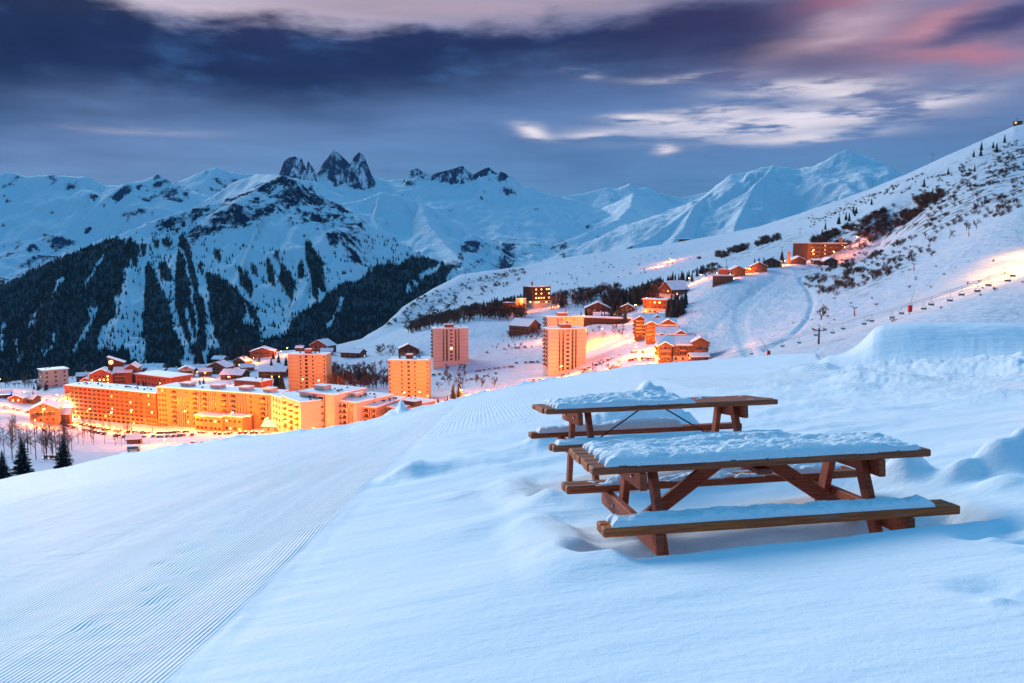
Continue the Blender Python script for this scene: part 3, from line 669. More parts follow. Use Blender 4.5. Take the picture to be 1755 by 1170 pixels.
# far ranges
def rockF(px, py, X, Y, Z, D, T, slope):
    n = fbm(px/30, py/30, 3)
    r = .25+.28*ss(slope, .75, 1.15)+.14*ss(n, .1, .4)
    r = np.where(T == 5, .66, r)                                   # rock needles
    r = np.where(T == 6, .12+.2*(n > .2), r)
    r = r+.10*(1-ss(px, 300, 340))*(1-ss(py+10*n, 330, 350)); r = r+.16*ss(px, 220, 250)*(1-ss(px+14*n, 320, 345))*(1-ss(py+14*n, 350, 372))
    qx = px+14*n; r = r+.35*ss(qx, 760, 790)*(1-ss(qx, 860, 900))*ss(py, 395, 420)
    r = np.where((px < 120) & (py > 400), r+.2, r)
    r = r+.2*ss(px, 850, 880)*(1-ss(px, 1060, 1110))*ss(py, 395, 425)
    return r
segs = []
def rng_add(pts, k, every, length, drop, ks, tg=0, dirs=(-1,)):
    global segs
    w, s = ridge(pts, k, tg); segs += s
    if every: segs += spurs(w, r_, every, length, drop, ks, dirs, tg=tg)
rng_add([(-300, 300, 8800), (-150, 285, 8800), (0, 296, 8600), (14, 294, 8600), (45, 301, 8600), (95, 299, 8500), (130, 304, 8500), (147, 302, 8500), (180, 316, 8500), (215, 316, 8500), (245, 311, 8400), (270, 299, 8400), (290, 310, 8300), (310, 320, 8200), (335, 352, 8000)], .62, 420, 2600, .50, .8)
rng_add([(280, 330, 9800), (310, 315, 9800), (337, 295, 9800), (372, 285, 9800), (392, 295, 9800), (440, 298, 9900), (480, 300, 9900), (540, 310, 10000)], .66, 420, 1800, .5, .85)
rng_add([(440, 300, 11200), (470, 297, 11200), (520, 293, 11300), (545, 294, 11400), (600, 290, 11500), (640, 300, 11500), (664, 309, 11500), (690, 307, 11500), (730, 303, 11500), (790, 300, 11500), (838, 296, 11500), (862, 297, 11400), (880, 312, 11300), (930, 328, 11200), (965, 338, 11200), (1000, 345, 11200)], .62, 520, 3600, .46, .72)
for pts, kk in [([(482, 287, 11000), (488, 272, 11000), (496, 266, 11000), (506, 264, 11000), (513, 270, 11000)], 2.6), ([(514, 268, 11000), (516, 265, 11000), (520, 275, 11000), (527, 288, 11000)], 3.2),
                ([(545, 290, 11300), (556, 274, 11300), (573, 251, 11300), (584, 262, 11300), (598, 277, 11300)], 2.2), ([(603, 276, 11300), (608, 263, 11300), (615, 256, 11300), (622, 262, 11300), (634, 292, 11300)], 2.6),
                ([(694, 303, 11400), (704, 290, 11400), (714, 285, 11400), (726, 294, 11400), (738, 298, 11400)], 2.2), ([(742, 297, 11400), (760, 291, 11400), (776, 288, 11400), (793, 281, 11400), (804, 292, 11400), (812, 297, 11400)], 1.9),
                ([(815, 294, 11400), (828, 288, 11400), (838, 284, 11400), (850, 294, 11400), (858, 297, 11400)], 1.9), ([(858, 292, 11300), (866, 295, 11300), (876, 303, 11300), (892, 318, 11200)], 1.8)]:
    w, s = ridge(pts, kk, 5); segs += s
rng_add([(540, 372, 8000), (575, 352, 8200), (620, 342, 8300), (652, 329, 8400), (680, 332, 8400), (720, 345, 8300), (750, 362, 8200), (790, 392, 8000), (830, 418, 7800), (880, 445, 7500), (930, 462, 7200)], .58, 420, 1700, .45, .7, 6)
for pl in [[(652, 329, 8400), (640, 372, 7900), (655, 405, 7400), (680, 430, 6900)], [(720, 345, 8300), (735, 385, 7700), (760, 415, 7200), (790, 445, 6600)]]:
    w, s = ridge(pl, .6, 6); segs += s
rng_add([(880, 350, 13200), (940, 340, 13200), (1000, 331, 13300), (1040, 321, 13300), (1058, 323, 13300), (1080, 314, 13300), (1092, 322, 13300), (1113, 320, 13300), (1130, 330, 13300), (1170, 338, 13200), (1240, 322, 13200), (1300, 320, 13200)], .6, 700, 3600, .42, .7)
rng_add([(1010, 395, 9500), (1060, 375, 10000), (1080, 352, 10600), (1085, 330, 11800)], .55, 500, 1500, .42, .7)
# the bright peaks on the right
rng_add([(1060, 432, 7600), (1110, 408, 7900), (1150, 382, 8200), (1190, 350, 8500), (1222, 326, 8800), (1252, 300, 9000), (1280, 294, 9100), (1300, 287, 9100), (1325, 283, 9100), (1350, 286, 9100), (1383, 292, 9100), (1402, 285, 9100), (1422, 272, 9100), (1436, 260, 9100), (1450, 255, 9100),
         (1466, 264, 9100), (1486, 275, 9100), (1506, 287, 9100), (1530, 297, 9100), (1560, 306, 9000), (1640, 340, 9000), (1760, 370, 9000), (1900, 380, 9000)], .60, 900, 2600, .44, .75, 6)
for pl in [[(1325, 283, 9100), (1312, 300, 8800), (1290, 322, 8500), (1276, 350, 8200), (1262, 380, 7800), (1250, 420, 7300)],
           [(1486, 275, 9100), (1478, 292, 8800), (1455, 318, 8400), (1430, 345, 8000), (1400, 380, 7500)], [(1252, 300, 9000), (1222, 345, 8600), (1190, 370, 8300), (1150, 410, 7700)],
           [(1383, 292, 9100), (1370, 325, 8700), (1340, 360, 8200), (1320, 395, 7700)], [(1530, 297, 9100), (1510, 322, 8700), (1480, 350, 8200)], [(1190, 350, 8500), (1170, 395, 7900), (1140, 425, 7500)]]:
    w, s = ridge(pl, .62, 6); segs += s
GF = build_mountain('far_mountains', 'snowy mountain ranges with three rock needles beyond the valley', segs, -330, 1990, 5400, 14200, 860, 330, 88, 900, M['mtn_far'],
                    lambda X, Y: -420+.03*(Y-5400)+90*fbm(X/1500, Y/1500, 3), rockF)
# valley floor out to the horizon
me = npmesh('valley_ground', np.array([(-16500, -200, -900), (16500, -200, -900), (16500, 16000, -900), (-16500, 16000, -900)], float), np.array([[0, 1, 2, 3]]), M['mtn'], False)
tag(link('valley_ground', me), 'snowy valley ground far below the slope', kind='structure')
# air between here and the far peaks
def build_haze():
    m = bpy.data.materials.new('haze'); m.use_nodes = True; nt = m.node_tree; nt.nodes.clear()
    o = nt.nodes.new('ShaderNodeOutputMaterial'); v = nt.nodes.new('ShaderNodeVolumePrincipled'); v.inputs['Density'].default_value = HAZE; v.inputs['Color'].default_value = (.30, .62, 1, 1); v.inputs['Anisotropy'].default_value = 0
    nt.links.new(v.outputs[0], o.inputs['Volume'])
    b = MB(); b.box(-17000, 17000, -300, 16500, -902, 2050); h = b.build('haze', m); tag(h, 'thin blue evening haze filling the valley', kind='stuff')
HAZE = 0.6e-5
build_haze()
#@@VILLAGE
# ------------------------------------------------------------------ village: builders
_meshcache = {}
def win_mesh(w, h, lit=False, frame='wood_dark'):
    k = ('w', round(w, 2), round(h, 2), lit, frame)
    if k not in _meshcache:
        b = MB(); b.box(-w/2, w/2, -.04, .02, 0, h, 0)
        f = .09
        for x0, x1, z0, z1 in ((-w/2-f, -w/2, -f, h+f), (w/2, w/2+f, -f, h+f), (-w/2, w/2, h, h+f), (-w/2, w/2, -f, 0)):
            b.box(x0, x1, -.16, .02, z0, z1, 1)
        _meshcache[k] = b.mesh('window', [M['lit_window'] if lit else M['glass'], M[frame]])
    return _meshcache[k]
def put(name, me, parent, loc, rz=0):
    o = bpy.data.objects.new(name, me); COL.objects.link(o); o.parent = parent; o.location = loc
    if rz: o.rotation_euler = (0, 0, rz)
    return o
def balc_mesh(w, matn='balcony', d=1.3):
    k = ('b', round(w, 2), matn, d)
    if k not in _meshcache:
        b = MB(); b.box(-w/2, w/2, -d, .02, 0, .16, 0); b.box(-w/2, w/2, -d, -d+.07, .16, 1.05, 1); b.box(-w/2, -w/2+.07, -d+.07, .02, .16, 1.05, 1); b.box(w/2-.07, w/2, -d+.07, .02, .16, 1.05, 1)
        b.box(-w/2+.1, w/2-.1, -.06, .02, .2, 2.2, 2)
        _meshcache[k] = b.mesh('balcony', [M['plaster'], M[matn], M['glass']])
    return _meshcache[k]
def strip_mesh(w, h, nf):
    k = ('s', round(w, 2), round(h, 2), nf)
    if k not in _meshcache:
        b = MB(); b.box(-w/2, w/2, -.05, .02, 0, h, 0)
        for i in range(nf): z = h*(i+.5)/nf; b.box(-w/2, w/2, -.14, -.05, z-.35, z+.35, 1)
        b.box(-w/2-.15, -w/2, -.3, .02, 0, h, 2); b.box(w/2, w/2+.15, -.3, .02, 0, h, 2)
        _meshcache[k] = b.mesh('glazed_bay', [M['glass'], M['balcony'], M['plaster']])
    return _meshcache[k]
def joint_mesh(w):
    k = ('j', round(w, 2))
    if k not in _meshcache:
        b = MB(); b.box(0, w, -.07, .01, -.11, .11, 0); _meshcache[k] = b.mesh('floor_band', [M['joint']])
    return _meshcache[k]
def block(name, label, cat, a, b, top_py, depth, wall, nf, feats=(), side=(), fh=None, group=None, lower=None, roofbits=(), lit=.03, snow=.55, frame='wood_dark', skip=0, eave=.5):
    A = on(*a); B = on(*b); d = B-A; L = math.hypot(d.x, d.y); rz = math.atan2(d.y, d.x)
    base = min(A.z, B.z)-3; H = P(a[0], top_py, a[1]).z-base
    root = empty(name, (A.x, A.y, base), rz); tag(root, label, cat, group)
    m = MB()
    if lower:
        hl = lower[0]*(H-3)+3; m.box(0, L, 0, depth, 0, hl, 1); m.box(-.08, L+.08, -.35, depth+.08, hl, H, 0)
    else: m.box(0, L, 0, depth, 0, H, 0)
    m.build('wall', [M[wall], M[lower[1]] if lower else M[wall]], root)
    c = MB(); c.box(-eave, L+eave, -eave, depth+eave, H+.003, H+.35); c.build('cornice', M['wood_red' if wall in ('cladding_red', 'wood_red') else 'stone'], root)
    s = MB(); e2 = eave-.1
    n = max(2, int(L/6)); k = max(2, int(depth/5)); vs = []; fs = []
    for j in range(k+1):
        for i in range(n+1):
            edge = i in (0, n) or j in (0, k)
            vs.append((-e2+(L+2*e2)*i/n, -e2+(depth+2*e2)*j/k, H+.35+(snow if edge else snow+random.uniform(0, .35))))
    q = n+1
    for j in range(k):
        for i in range(n): fs.append((j*q+i, j*q+i+1, (j+1)*q+i+1, (j+1)*q+i))
    s.add(vs, fs); s.box(-e2, L+e2, -e2, depth+e2, H+.352, H+.35+snow-.02)
    s.build('roof_snow', M['snow_roof'], root)
    fh = fh or (H-3)/nf
    yo = -.36 if lower else -.0
    def place(fl, Lx, org, rot):
        for ft in fl:
            if ft[0] in 'wl':
                _, x, w, h = ft
                for f in range(skip, nf):
                    z = H-fh*(nf-f)+fh*.32
                    if lower and org[1] == 0: y = yo if z > hl else -.01
                    else: y = -.01
                    lt = ft[0] == 'l' and random.random() < .75 or random.random() < lit
                    p = Vector((x*Lx, y, z)); p.rotate(Matrix.Rotation(rot, 3, 'Z')); put('window', win_mesh(w, h, lt, frame), root, Vector(org)+p, rot)
            elif ft[0] in 'bB':
                _, x, w = ft
                for f in range(max(skip, 1), nf):
                    p = Vector((x*Lx, -.012, H-fh*(nf-f)+.1)); p.rotate(Matrix.Rotation(rot, 3, 'Z')); put('balcony', balc_mesh(w, 'cladding_red' if ft[0] == 'B' else 'balcony'), root, Vector(org)+p, rot)
            elif ft[0] == 's':
                _, x, w = ft; hh = (nf-skip)*fh-.8
                p = Vector((x*Lx, -.012, H-hh-.5)); p.rotate(Matrix.Rotation(rot, 3, 'Z')); put('glazed_bay', strip_mesh(w, hh, nf-skip), root, Vector(org)+p, rot)
            elif ft[0] == 'j':
                _, x0, x1 = ft
                for f in range(nf):
                    p = Vector((x0*Lx, -.02, H-fh*(nf-f))); p.rotate(Matrix.Rotation(rot, 3, 'Z')); put('floor_band', joint_mesh((x1-x0)*Lx), root, Vector(org)+p, rot)
    place(feats, L, (0, 0, 0), 0)
    place(side, depth, (0, depth, 0), -math.pi/2) if side else None
    for (x, y, w, dd, h, mm) in roofbits:
        rb = MB(); x *= L; y *= depth
        rb.box(x-w/2, x+w/2, y-dd/2, y+dd/2, H+.3, H+.35+snow+h, 0)
        if h > 1.2 and w > 1.5: rb.box(x-w/2-.15, x+w/2+.15, y-dd/2-.15, y+dd/2+.15, H+.353+snow+h, H+.6+snow+h, 1)
        rb.build('roof_box' if w > 1.5 else 'chimney', [M[mm], M['snow_roof']], root)
    return root, L, H
def gable(root, x0, x1, y0, y1, h, rise, ridge, wallm, over=.9, wall=True, z0=0, snow=.45):
    """walls, roof and roof snow of one gabled wing"""
    if wall:
        m = MB(); m.box(x0, x1, y0, y1, z0, h, 0)
        if ridge == 'y': v = [(x0, y0, h), (x1, y0, h), ((x0+x1)/2, y0, h+rise), (x0, y1, h), (x1, y1, h), ((x0+x1)/2, y1, h+rise)]
        else: v = [(x0, y1, h), (x0, y0, h), (x0, (y0+y1)/2, h+rise), (x1, y1, h), (x1, y0, h), (x1, (y0+y1)/2, h+rise)]
        m.add(v, [(0, 1, 2), (5, 4, 3), (0, 2, 5, 3), (1, 4, 5, 2)], 0); m.build('wall', M[wallm], root)
    for nm, mt, t0, t1, ov in (('roof', 'wood_dark', .02, .28, over), ('roof_snow', 'snow_roof', .283, .283+snow, over-.12)):
        m = MB()
        for s in (-1, 1):
            if ridge == 'y':
                hw = (x1-x0)/2; xc = (x0+x1)/2; k = rise/hw; X = xc+s*(hw+ov); zE = h-k*ov
                q = [(xc, y0-ov, h+rise), (X, y0-ov, zE), (X, y1+ov, zE), (xc, y1+ov, h+rise)]
            else:
                hw = (y1-y0)/2; yc = (y0+y1)/2; k = rise/hw; Yy = yc+s*(hw+ov); zE = h-k*ov
                q = [(x1+ov, yc, h+rise), (x1+ov, Yy, zE), (x0-ov, Yy, zE), (x0-ov, yc, h+rise)]
            v = [(a, b, c+t0) for a, b, c in q]+[(a, b, c+t1*(1 if nm == 'roof' else random.uniform(.9, 1.15))) for a, b, c in q]
            f = [(0, 1, 2, 3), (7, 6, 5, 4), (0, 4, 5, 1), (1, 5, 6, 2), (2, 6, 7, 3), (3, 7, 4, 0)]
            if s < 0: f = [tuple(reversed(x)) for x in f]
            m.add(v, f, 0)
        m.build(nm, M[mt], root)
def chalet(label, px, Y, w, d, h, rz, ridge, wallm, rise=None, name='chalet', cat='chalet', floors=2, cols=3, lit=.1, base=None, balcony=True, group=None, frame='plaster', sidew=True, chimney=True):
    g = on(px, Y); root = empty(name, (g.x, g.y, g.z-1.5), math.radians(rz)); tag(root, label, cat, group)
    h += 1.5; rise = rise or (w if ridge == 'y' else d)*.24
    if base:
        m = MB(); hb = h*.42; m.box(-w/2-.1, w/2+.1, -.1, d+.1, 0, hb); m.build('base_wall', M[base], root)
    gable(root, -w/2, w/2, 0, d, h, rise, ridge, wallm)
    fh = (h-1.5)/floors
    for f in range(floors+(1 if ridge == 'y' else 0)):
        cc = cols if f < floors else max(1, cols-2)
        for c in range(cc):
            if f == floors and rise < 2.4: continue
            x = (c-(cc-1)/2)*w/(cols+.6); o = -.11 if base and 1.5+f*fh+fh*.3 < h*.42 else -.01
            put('window', win_mesh(1.1, 1.2, random.random() < lit, frame), root, (x, o, 1.5+f*fh+fh*.3))
    if sidew:
        for s in (-1, 1):
            for f in range(floors):
                for y in (.3, .7): put('window', win_mesh(1.0, 1.1, random.random() < lit*.7, frame), root, (s*(w/2+(.11 if base and f == 0 else .01)), d*y, 1.5+f*fh+fh*.3), s*math.pi/2)
    if balcony: put('balcony', balc_mesh(w*.8, 'wood_mid'), root, (0, -.012, 1.5+(floors-1)*fh))
    m = MB(); m.box(-.12-w*0, .9, d*.5, d*.5+.8, h, h+rise+1.3); m.box(-.25, 1.03, d*.5-.13, d*.5+.93, h+rise+1.303, h+rise+1.6, 1)
    if chimney: m.build('chimney', [M['stone'], M['snow_roof']], root)
    return root

# ---- street lamps
LAMPS = []
def lamp_proto():
    root = empty('street_lamp', (0, 0, 0))
    m = MB(); m.tube((0, 0, -1), (0, 0, 7.6), .12, .07, 8); m.tube((0, 0, 7.5), (1.3, 0, 7.9), .06, .05, 6); m.build('pole', M['metal_grey'], root)
    m = MB(); m.box(1.0, 1.75, -.2, .2, 7.85, 8.02); m.build('lamp_housing', M['metal_dark'], root)
    m = MB(); m.box(.98, 1.77, -.24, .24, 7.66, 7.85); m.build('lamp_glass', M['lamp'], root)
    return root
LP0 = lamp_proto(); _first = [True]
def copy_tree(o, parent=None):
    c = o.copy(); COL.objects.link(c); c.parent = parent
    for ch in list(o.children): copy_tree(ch, c)
    return c
def lamp(px, Y, label, power=1.0, col=(1, .19, .008), rz=None, head_py=None, drop=0):
    g = on(px, Y); first = _first[0]; r = LP0 if first else copy_tree(LP0); _first[0] = False
    r.location = g; r.rotation_euler.z = random.uniform(0, 6.28) if rz is None else rz
    if head_py is not None:
        r.scale = (1, 1, max(.5, min(1.9, (P(px, head_py, Y).z-g.z)/7.8)))
    tag(r, label, 'street lamp', 'sodium street lamps of the village')
    l = bpy.data.lights.new('lamp_light', 'POINT'); l.energy = 42000*power*(1.8 if 780 < px < 1135 and Y < 660 else .95); l.color = col; l.shadow_soft_size = .6
    if first: lo = bpy.data.objects.new('lamp_light', l); COL.objects.link(lo); lo.parent = r; lo.location = (1.4, 0, 7.2)
    else: [c for c in r.children if c.type == 'LIGHT'][0].data = l

# ------------------------------------------------------------------ village: buildings
def W(xs, w=1.1, h=1.3, k='w'): return [(k, x, w, h) for x in xs]
vent = lambda n, y0=.3, y1=.8: [(random.uniform(.03, .97), random.uniform(y0, y1), .8, .8, random.uniform(.5, 1.1), 'dark') for _ in range(n)]
block('apartment_block', 'long red brown apartment block with rows of small windows and a cream ground floor', 'apartment building', (114, 566), (270, 532), 661, 16, 'cladding_red', 8,
      [f for i in range(17) for f in W([.02+i*.0505+.006, .02+i*.0505+.024], 1.15, 1.35)]+W([.90, .925, .955, .98], 1.0, 1.2)+[('s', .865, .8)], lower=(.27, 'cream'), roofbits=vent(22), lit=.02, fh=2.75)
cr = [(.015, .03), (.052,), ]
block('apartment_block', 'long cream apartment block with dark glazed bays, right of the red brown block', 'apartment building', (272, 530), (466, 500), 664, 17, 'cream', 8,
      W([.02, .05, .075, .275, .525, .83], .9, 1.2)+[('b', x, 3.2) for x in (.155, .345, .43, .60, .68, .93)]+[('s', x, .9) for x in (.195, .215, .235, .255, .375, .395, .465, .485, .505, .635, .655, .715, .74, .765, .79, .97)],
      roofbits=vent(10)+[(.2, .5, 7, 6, 2.2, 'roof_box'), (.47, .5, 7, 6, 2.2, 'roof_box'), (.72, .5, 7, 6, 2.2, 'roof_box'), (.93, .45, 6, 6, 2.4, 'roof_box')], lit=.04)
block('apartment_block', 'small cream apartment block with plain square windows beside the red balconies', 'apartment building', (466, 476), (485, 462), 677, 14, 'plaster', 6, W([.25, .5, .75], 1.0, 1.3), lit=.0)
block('apartment_block', 'apartment block front full of red balconies under a snowy flat roof', 'apartment building', (485, 462), (516, 442), 680, 22, 'plaster', 6, [('B', .17, 3.2), ('B', .50, 3.2), ('B', .83, 3.2)], roofbits=vent(6))
block('apartment_block', 'tall pink beige apartment block with a blank end wall, left of the stepped row', 'apartment building', (515, 458), (574, 446), 672, 26, 'plaster', 6,
      W([.28, .33], .8, 1.2)+[('s', x, .8) for x in (.42, .46, .50, .73)]+[('b', .60, 2.4), ('b', .66, 1.6)], roofbits=[(.35, .35, 7, 6, 2.6, 'plaster')]+vent(8))
block('apartment_block', 'middle section of the stepped apartment row above the snow bank', 'apartment building', (575, 452), (612, 444), 687, 30, 'plaster', 5,
      [('b', .2, 2.6), ('b', .45, 2.2), ('s', .62, .8), ('s', .7, .8), ('s', .8, .8)], roofbits=[(.2, .4, 7.5, 6, 2.6, 'plaster')]+vent(12))
block('apartment_block', 'lower yellow lit section of the stepped apartment row', 'apartment building', (612, 450), (645, 446), 697, 34, 'cream', 4,
      W([.25], 1.8, 1.3)+[('b', .5, 2.2), ('s', .68, .7), ('s', .78, .7), ('b', .9, 1.6)], roofbits=[(.25, .35, 8, 6, 2.6, 'plaster')]+vent(12))
block('apartment_block', 'last small section of the stepped apartment row next to the dark roof hut', 'apartment building', (645, 462), (683, 452), 695, 30, 'cream', 4,
      [('b', .2, 2.2), ('s', .4, .7), ('s', .5, .7), ('b', .62, 1.8)], roofbits=vent(8)+[(.92, .4, 10, 6, 2.2, 'dark')])
block('low_hall', 'low flat roofed hall with a row of dark boxes behind the crest', 'hall', (690, 480), (742, 474), 704, 20, 'stone', 2, [], roofbits=vent(5)+[(.28, .3, 4, 4, 2, 'dark')])
block('shop_pavilion', 'low cream shop pavilion with snowy roof before the cream apartment block', 'shop', (335, 505), (381, 498), 712, 8, 'cream', 2, W([.1, .25, .4, .6, .75, .9], 1.6, 1.3), lit=.15)
block('shop_pavilion', 'second low shop pavilion, right of the first under the cream block', 'shop', (384, 500), (416, 494), 713, 8, 'cream', 2, W([.15, .35, .6, .85], 1.6, 1.3), lit=.2)
block('row_garage', 'long low brown building running between the two orange towers', 'hall', (556, 640), (667, 585), 666, 12, 'wood_red', 2, [('w', x/10+.05, 2.0, 1.3) for x in range(10)], lit=.03)
block('row_garage', 'low red lit hall behind the roofs of the cream block', 'hall', (402, 640), (447, 630), 652, 14, 'cladding_red', 1, [], roofbits=vent(3))
jj = [('j', 0, .30), ('j', .70, 1)]
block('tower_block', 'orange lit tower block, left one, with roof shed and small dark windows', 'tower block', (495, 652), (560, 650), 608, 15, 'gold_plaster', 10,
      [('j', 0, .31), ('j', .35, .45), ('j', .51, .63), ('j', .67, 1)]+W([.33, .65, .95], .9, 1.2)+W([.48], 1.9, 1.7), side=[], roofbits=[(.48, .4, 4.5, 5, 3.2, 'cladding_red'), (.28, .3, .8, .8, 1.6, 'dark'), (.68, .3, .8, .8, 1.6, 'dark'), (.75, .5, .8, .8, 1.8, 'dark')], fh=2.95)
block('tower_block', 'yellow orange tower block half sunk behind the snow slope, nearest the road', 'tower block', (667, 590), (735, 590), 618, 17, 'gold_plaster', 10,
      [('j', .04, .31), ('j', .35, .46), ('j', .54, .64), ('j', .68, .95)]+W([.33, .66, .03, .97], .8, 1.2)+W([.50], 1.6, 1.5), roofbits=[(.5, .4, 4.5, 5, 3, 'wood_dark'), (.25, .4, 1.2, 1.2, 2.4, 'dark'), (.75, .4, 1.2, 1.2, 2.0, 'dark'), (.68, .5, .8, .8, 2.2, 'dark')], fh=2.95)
tw = [('j', 0, .27), ('j', .77, 1), ('s', .29, 1.2), ('s', .385, 1.6), ('s', .635, 1.6), ('s', .725, 1.2)]+W([.51], 2.0, 1.5)
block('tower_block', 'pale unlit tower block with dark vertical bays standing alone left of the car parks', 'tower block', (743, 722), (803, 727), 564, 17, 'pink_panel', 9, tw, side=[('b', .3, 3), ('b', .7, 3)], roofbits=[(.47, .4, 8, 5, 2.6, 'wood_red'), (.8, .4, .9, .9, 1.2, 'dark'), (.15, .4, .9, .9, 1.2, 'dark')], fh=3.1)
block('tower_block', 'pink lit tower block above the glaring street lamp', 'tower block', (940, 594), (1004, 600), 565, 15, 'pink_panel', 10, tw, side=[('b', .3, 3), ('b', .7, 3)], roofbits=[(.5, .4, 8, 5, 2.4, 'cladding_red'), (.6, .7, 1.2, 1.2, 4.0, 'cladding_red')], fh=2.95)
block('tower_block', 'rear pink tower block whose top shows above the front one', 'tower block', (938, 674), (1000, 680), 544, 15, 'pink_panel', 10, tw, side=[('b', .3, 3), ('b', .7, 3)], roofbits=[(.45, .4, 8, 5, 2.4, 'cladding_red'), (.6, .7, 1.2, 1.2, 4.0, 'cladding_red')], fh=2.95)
block('hotel', 'small cream four storey hotel at the far left edge of the village', 'hotel', (75, 752), (118, 766), 636, 16, 'plaster', 4, W([.15, .5, .85], 1.4, 1.3), side=W([.2, .5, .8], 1.3, 1.3), roofbits=vent(2), eave=1.0)
block('commercial_building', 'low red walled building with wide snowy roof right of the church hall', 'shop', (233, 690), (292, 668), 641, 20, 'cladding_red', 2, W([.1, .2, .3, .4, .5, .6, .7, .85], 1.4, 1.2), eave=1.2)
r_, L_, H_ = block('hotel', 'dark brown hotel on a white base with lit windows on the wooded knoll', 'hotel', (915, 1000), (943, 1016), 492, 20, 'wood_dark', 5, W([.12, .28, .44, .6, .76, .9], 1.9, 1.4, 'l'), side=W([.35, .68], 2.6, 1.7, 'l'), lower=(.36, 'plaster'), roofbits=[(.35, .7, 1.6, 1.6, 5, 'cream')], lit=.0, skip=1, eave=1.0)
block('annex', 'low orange lit annex left of the dark brown hotel', 'annex', (862, 1000), (892, 990), 519, 12, 'wood_red', 2, W([.2, .4, .6, .8], 1.4, 1.2, 'l'))
block('annex', 'small yellow lit annex against the foot of the dark brown hotel', 'annex', (884, 985), (896, 980), 512, 8, 'plaster', 2, W([.5], 1.4, 1.2))
block('chalet_hotel', 'red upper floor and white lower floors building beside dark firs', 'guest house', (1102, 725), (1143, 712), 513, 15, 'wood_red', 4, W([.1, .3, .5, .7, .9], 1.7, 1.3), lower=(.55, 'plaster'), roofbits=vent(3), lit=.08, eave=1.2)
block('garage_row', 'low dark garages with snowy flat roof below the chalet', 'garage', (1000, 765), (1074, 745), 544, 9, 'wood_dark', 1, [], snow=.9)
block('hotel', 'three storey balcony hotel with orange lights high on the right hillside', 'hotel', (1384, 850), (1478, 900), 417, 18, 'wood_mid', 4, [('b', x/9+.06, 4.4) for x in range(9)]+W([.1, .3, .62, .75, .92], 2.0, 1.2, 'l'), side=[], roofbits=[(.62, .1, 2.4, 3, 5.5, 'cream'), (.8, .4, .8, .8, 1, 'dark')], lit=.1, eave=.9)
block('wooden_shed', 'flat roofed brown shed on the edge of the ski slope', 'shed', (1221, 705), (1254, 700), 473, 14, 'wood_mid', 1, W([.2, .4, .6, .8], 1.4, 1.2), eave=1.2)
block('annex', 'low lit red annex joined to the row of slope side chalets', 'annex', (1231, 745), (1256, 740), 462, 8, 'cladding_red', 1, W([.3, .7], 2.4, 1.2, 'l'))
block('annex', 'small orange lit link building between two slope side chalets', 'annex', (1276, 748), (1290, 748), 461, 7, 'cladding_red', 1, [])
block('mountain_station', 'tiny red mountain station on top of the right hand ridge', 'lift station', (1736, 1140), (1752, 1135), 208, 10, 'cladding_red', 2, W([.3, .7], 2, 1.3))
block('tall_sign_pillar', 'slim tall pillar lit orange at the end of the chalet row', 'pillar', (1350, 802), (1354, 802), 431, 2.4, 'cream', 2, [], snow=.3, eave=.2)

chalet('cream house with lit windows and front gable by the yellow road', 76, 468, 14, 15, 7.5, 20, 'y', 'cream', floors=2, cols=4, lit=.3, name='house', cat='house')
chalet('low annex house behind the cream gabled house', 100, 480, 12, 10, 5.5, 20, 'x', 'wood_mid', floors=1, cols=3, name='house', cat='house')
chalet('small dark hut with snowy roof on the snow field before the parking', 229, 432, 6.5, 5, 2.4, 12, 'x', 'wood_dark', floors=1, cols=2, balcony=False, name='hut', cat='hut', lit=0)
chalet('snow roofed chalet at the foot of the dark mountain, behind the church hall', 259, 905, 22, 14, 5.5, 8, 'x', 'wood_mid', floors=2)
chalet('pale roofed house in front of the mountain foot chalet', 264, 830, 18, 12, 4.5, -15, 'x', 'wood_dark', floors=1)
chalet('small white gabled house with brown shutters near a street lamp', 319, 765, 13, 12, 6.5, 15, 'y', 'plaster', floors=2, frame='wood_dark')
chalet('brown chalet on the bend of the lit road', 371, 800, 20, 14, 6.5, -12, 'y', 'wood_red', floors=2, lit=.1)
chalet('tiny chalet behind the fir group at the mountain foot', 322, 910, 9, 9, 4.5, 20, 'x', 'wood_dark', floors=1)
chalet('dark chalet between two fir groups at the mountain foot', 373, 905, 13, 11, 5.5, -10, 'x', 'wood_dark', floors=2)
chalet('broad low chalet with a big snow roof below the lit road', 396, 735, 20, 15, 4.2, -10, 'x', 'wood_dark', floors=1, cols=4)
chalet('wide red brown chalet at the upper end of the lit road', 449, 880, 24, 15, 6, 5, 'y', 'wood_red', floors=2, cols=4, rise=4)
chalet('small hut beside the bright lamp on the snowy shoulder', 513, 940, 8, 7, 4, 0, 'x', 'wood_dark', floors=1, cols=2)
chalet('dark chalet with steep white roof on the snowy shoulder', 546, 930, 24, 16, 7, -25, 'y', 'wood_dark', floors=2, rise=6)
chalet('chalet half hidden by firs behind the low red hall', 466, 735, 24, 14, 6, -6, 'x', 'wood_dark', floors=2)
chalet('chalet with blue white roof in the bare wood behind the towers', 600, 862, 22, 14, 5, -20, 'x', 'wood_dark', floors=2)
chalet('lone dark brown gabled chalet on the snow between the towers', 700, 800, 19, 15, 6.5, 3, 'y', 'wood_dark', floors=2, base='stone', cols=3)
chalet('large snow roofed chalet whose right gable glows orange', 889, 825, 24, 20, 9.5, -38, 'x', 'wood_mid', rise=6, floors=2, cols=4)
chalet('dark red chalet with broad gable among snowy firs', 1024, 850, 26, 18, 7.5, -6, 'y', 'wood_dark', floors=2, rise=6, cols=4)
chalet('little steep roofed cabin below the broad gabled chalet', 1030, 785, 13, 10, 4.5, 0, 'x', 'wood_dark', floors=1, rise=5)
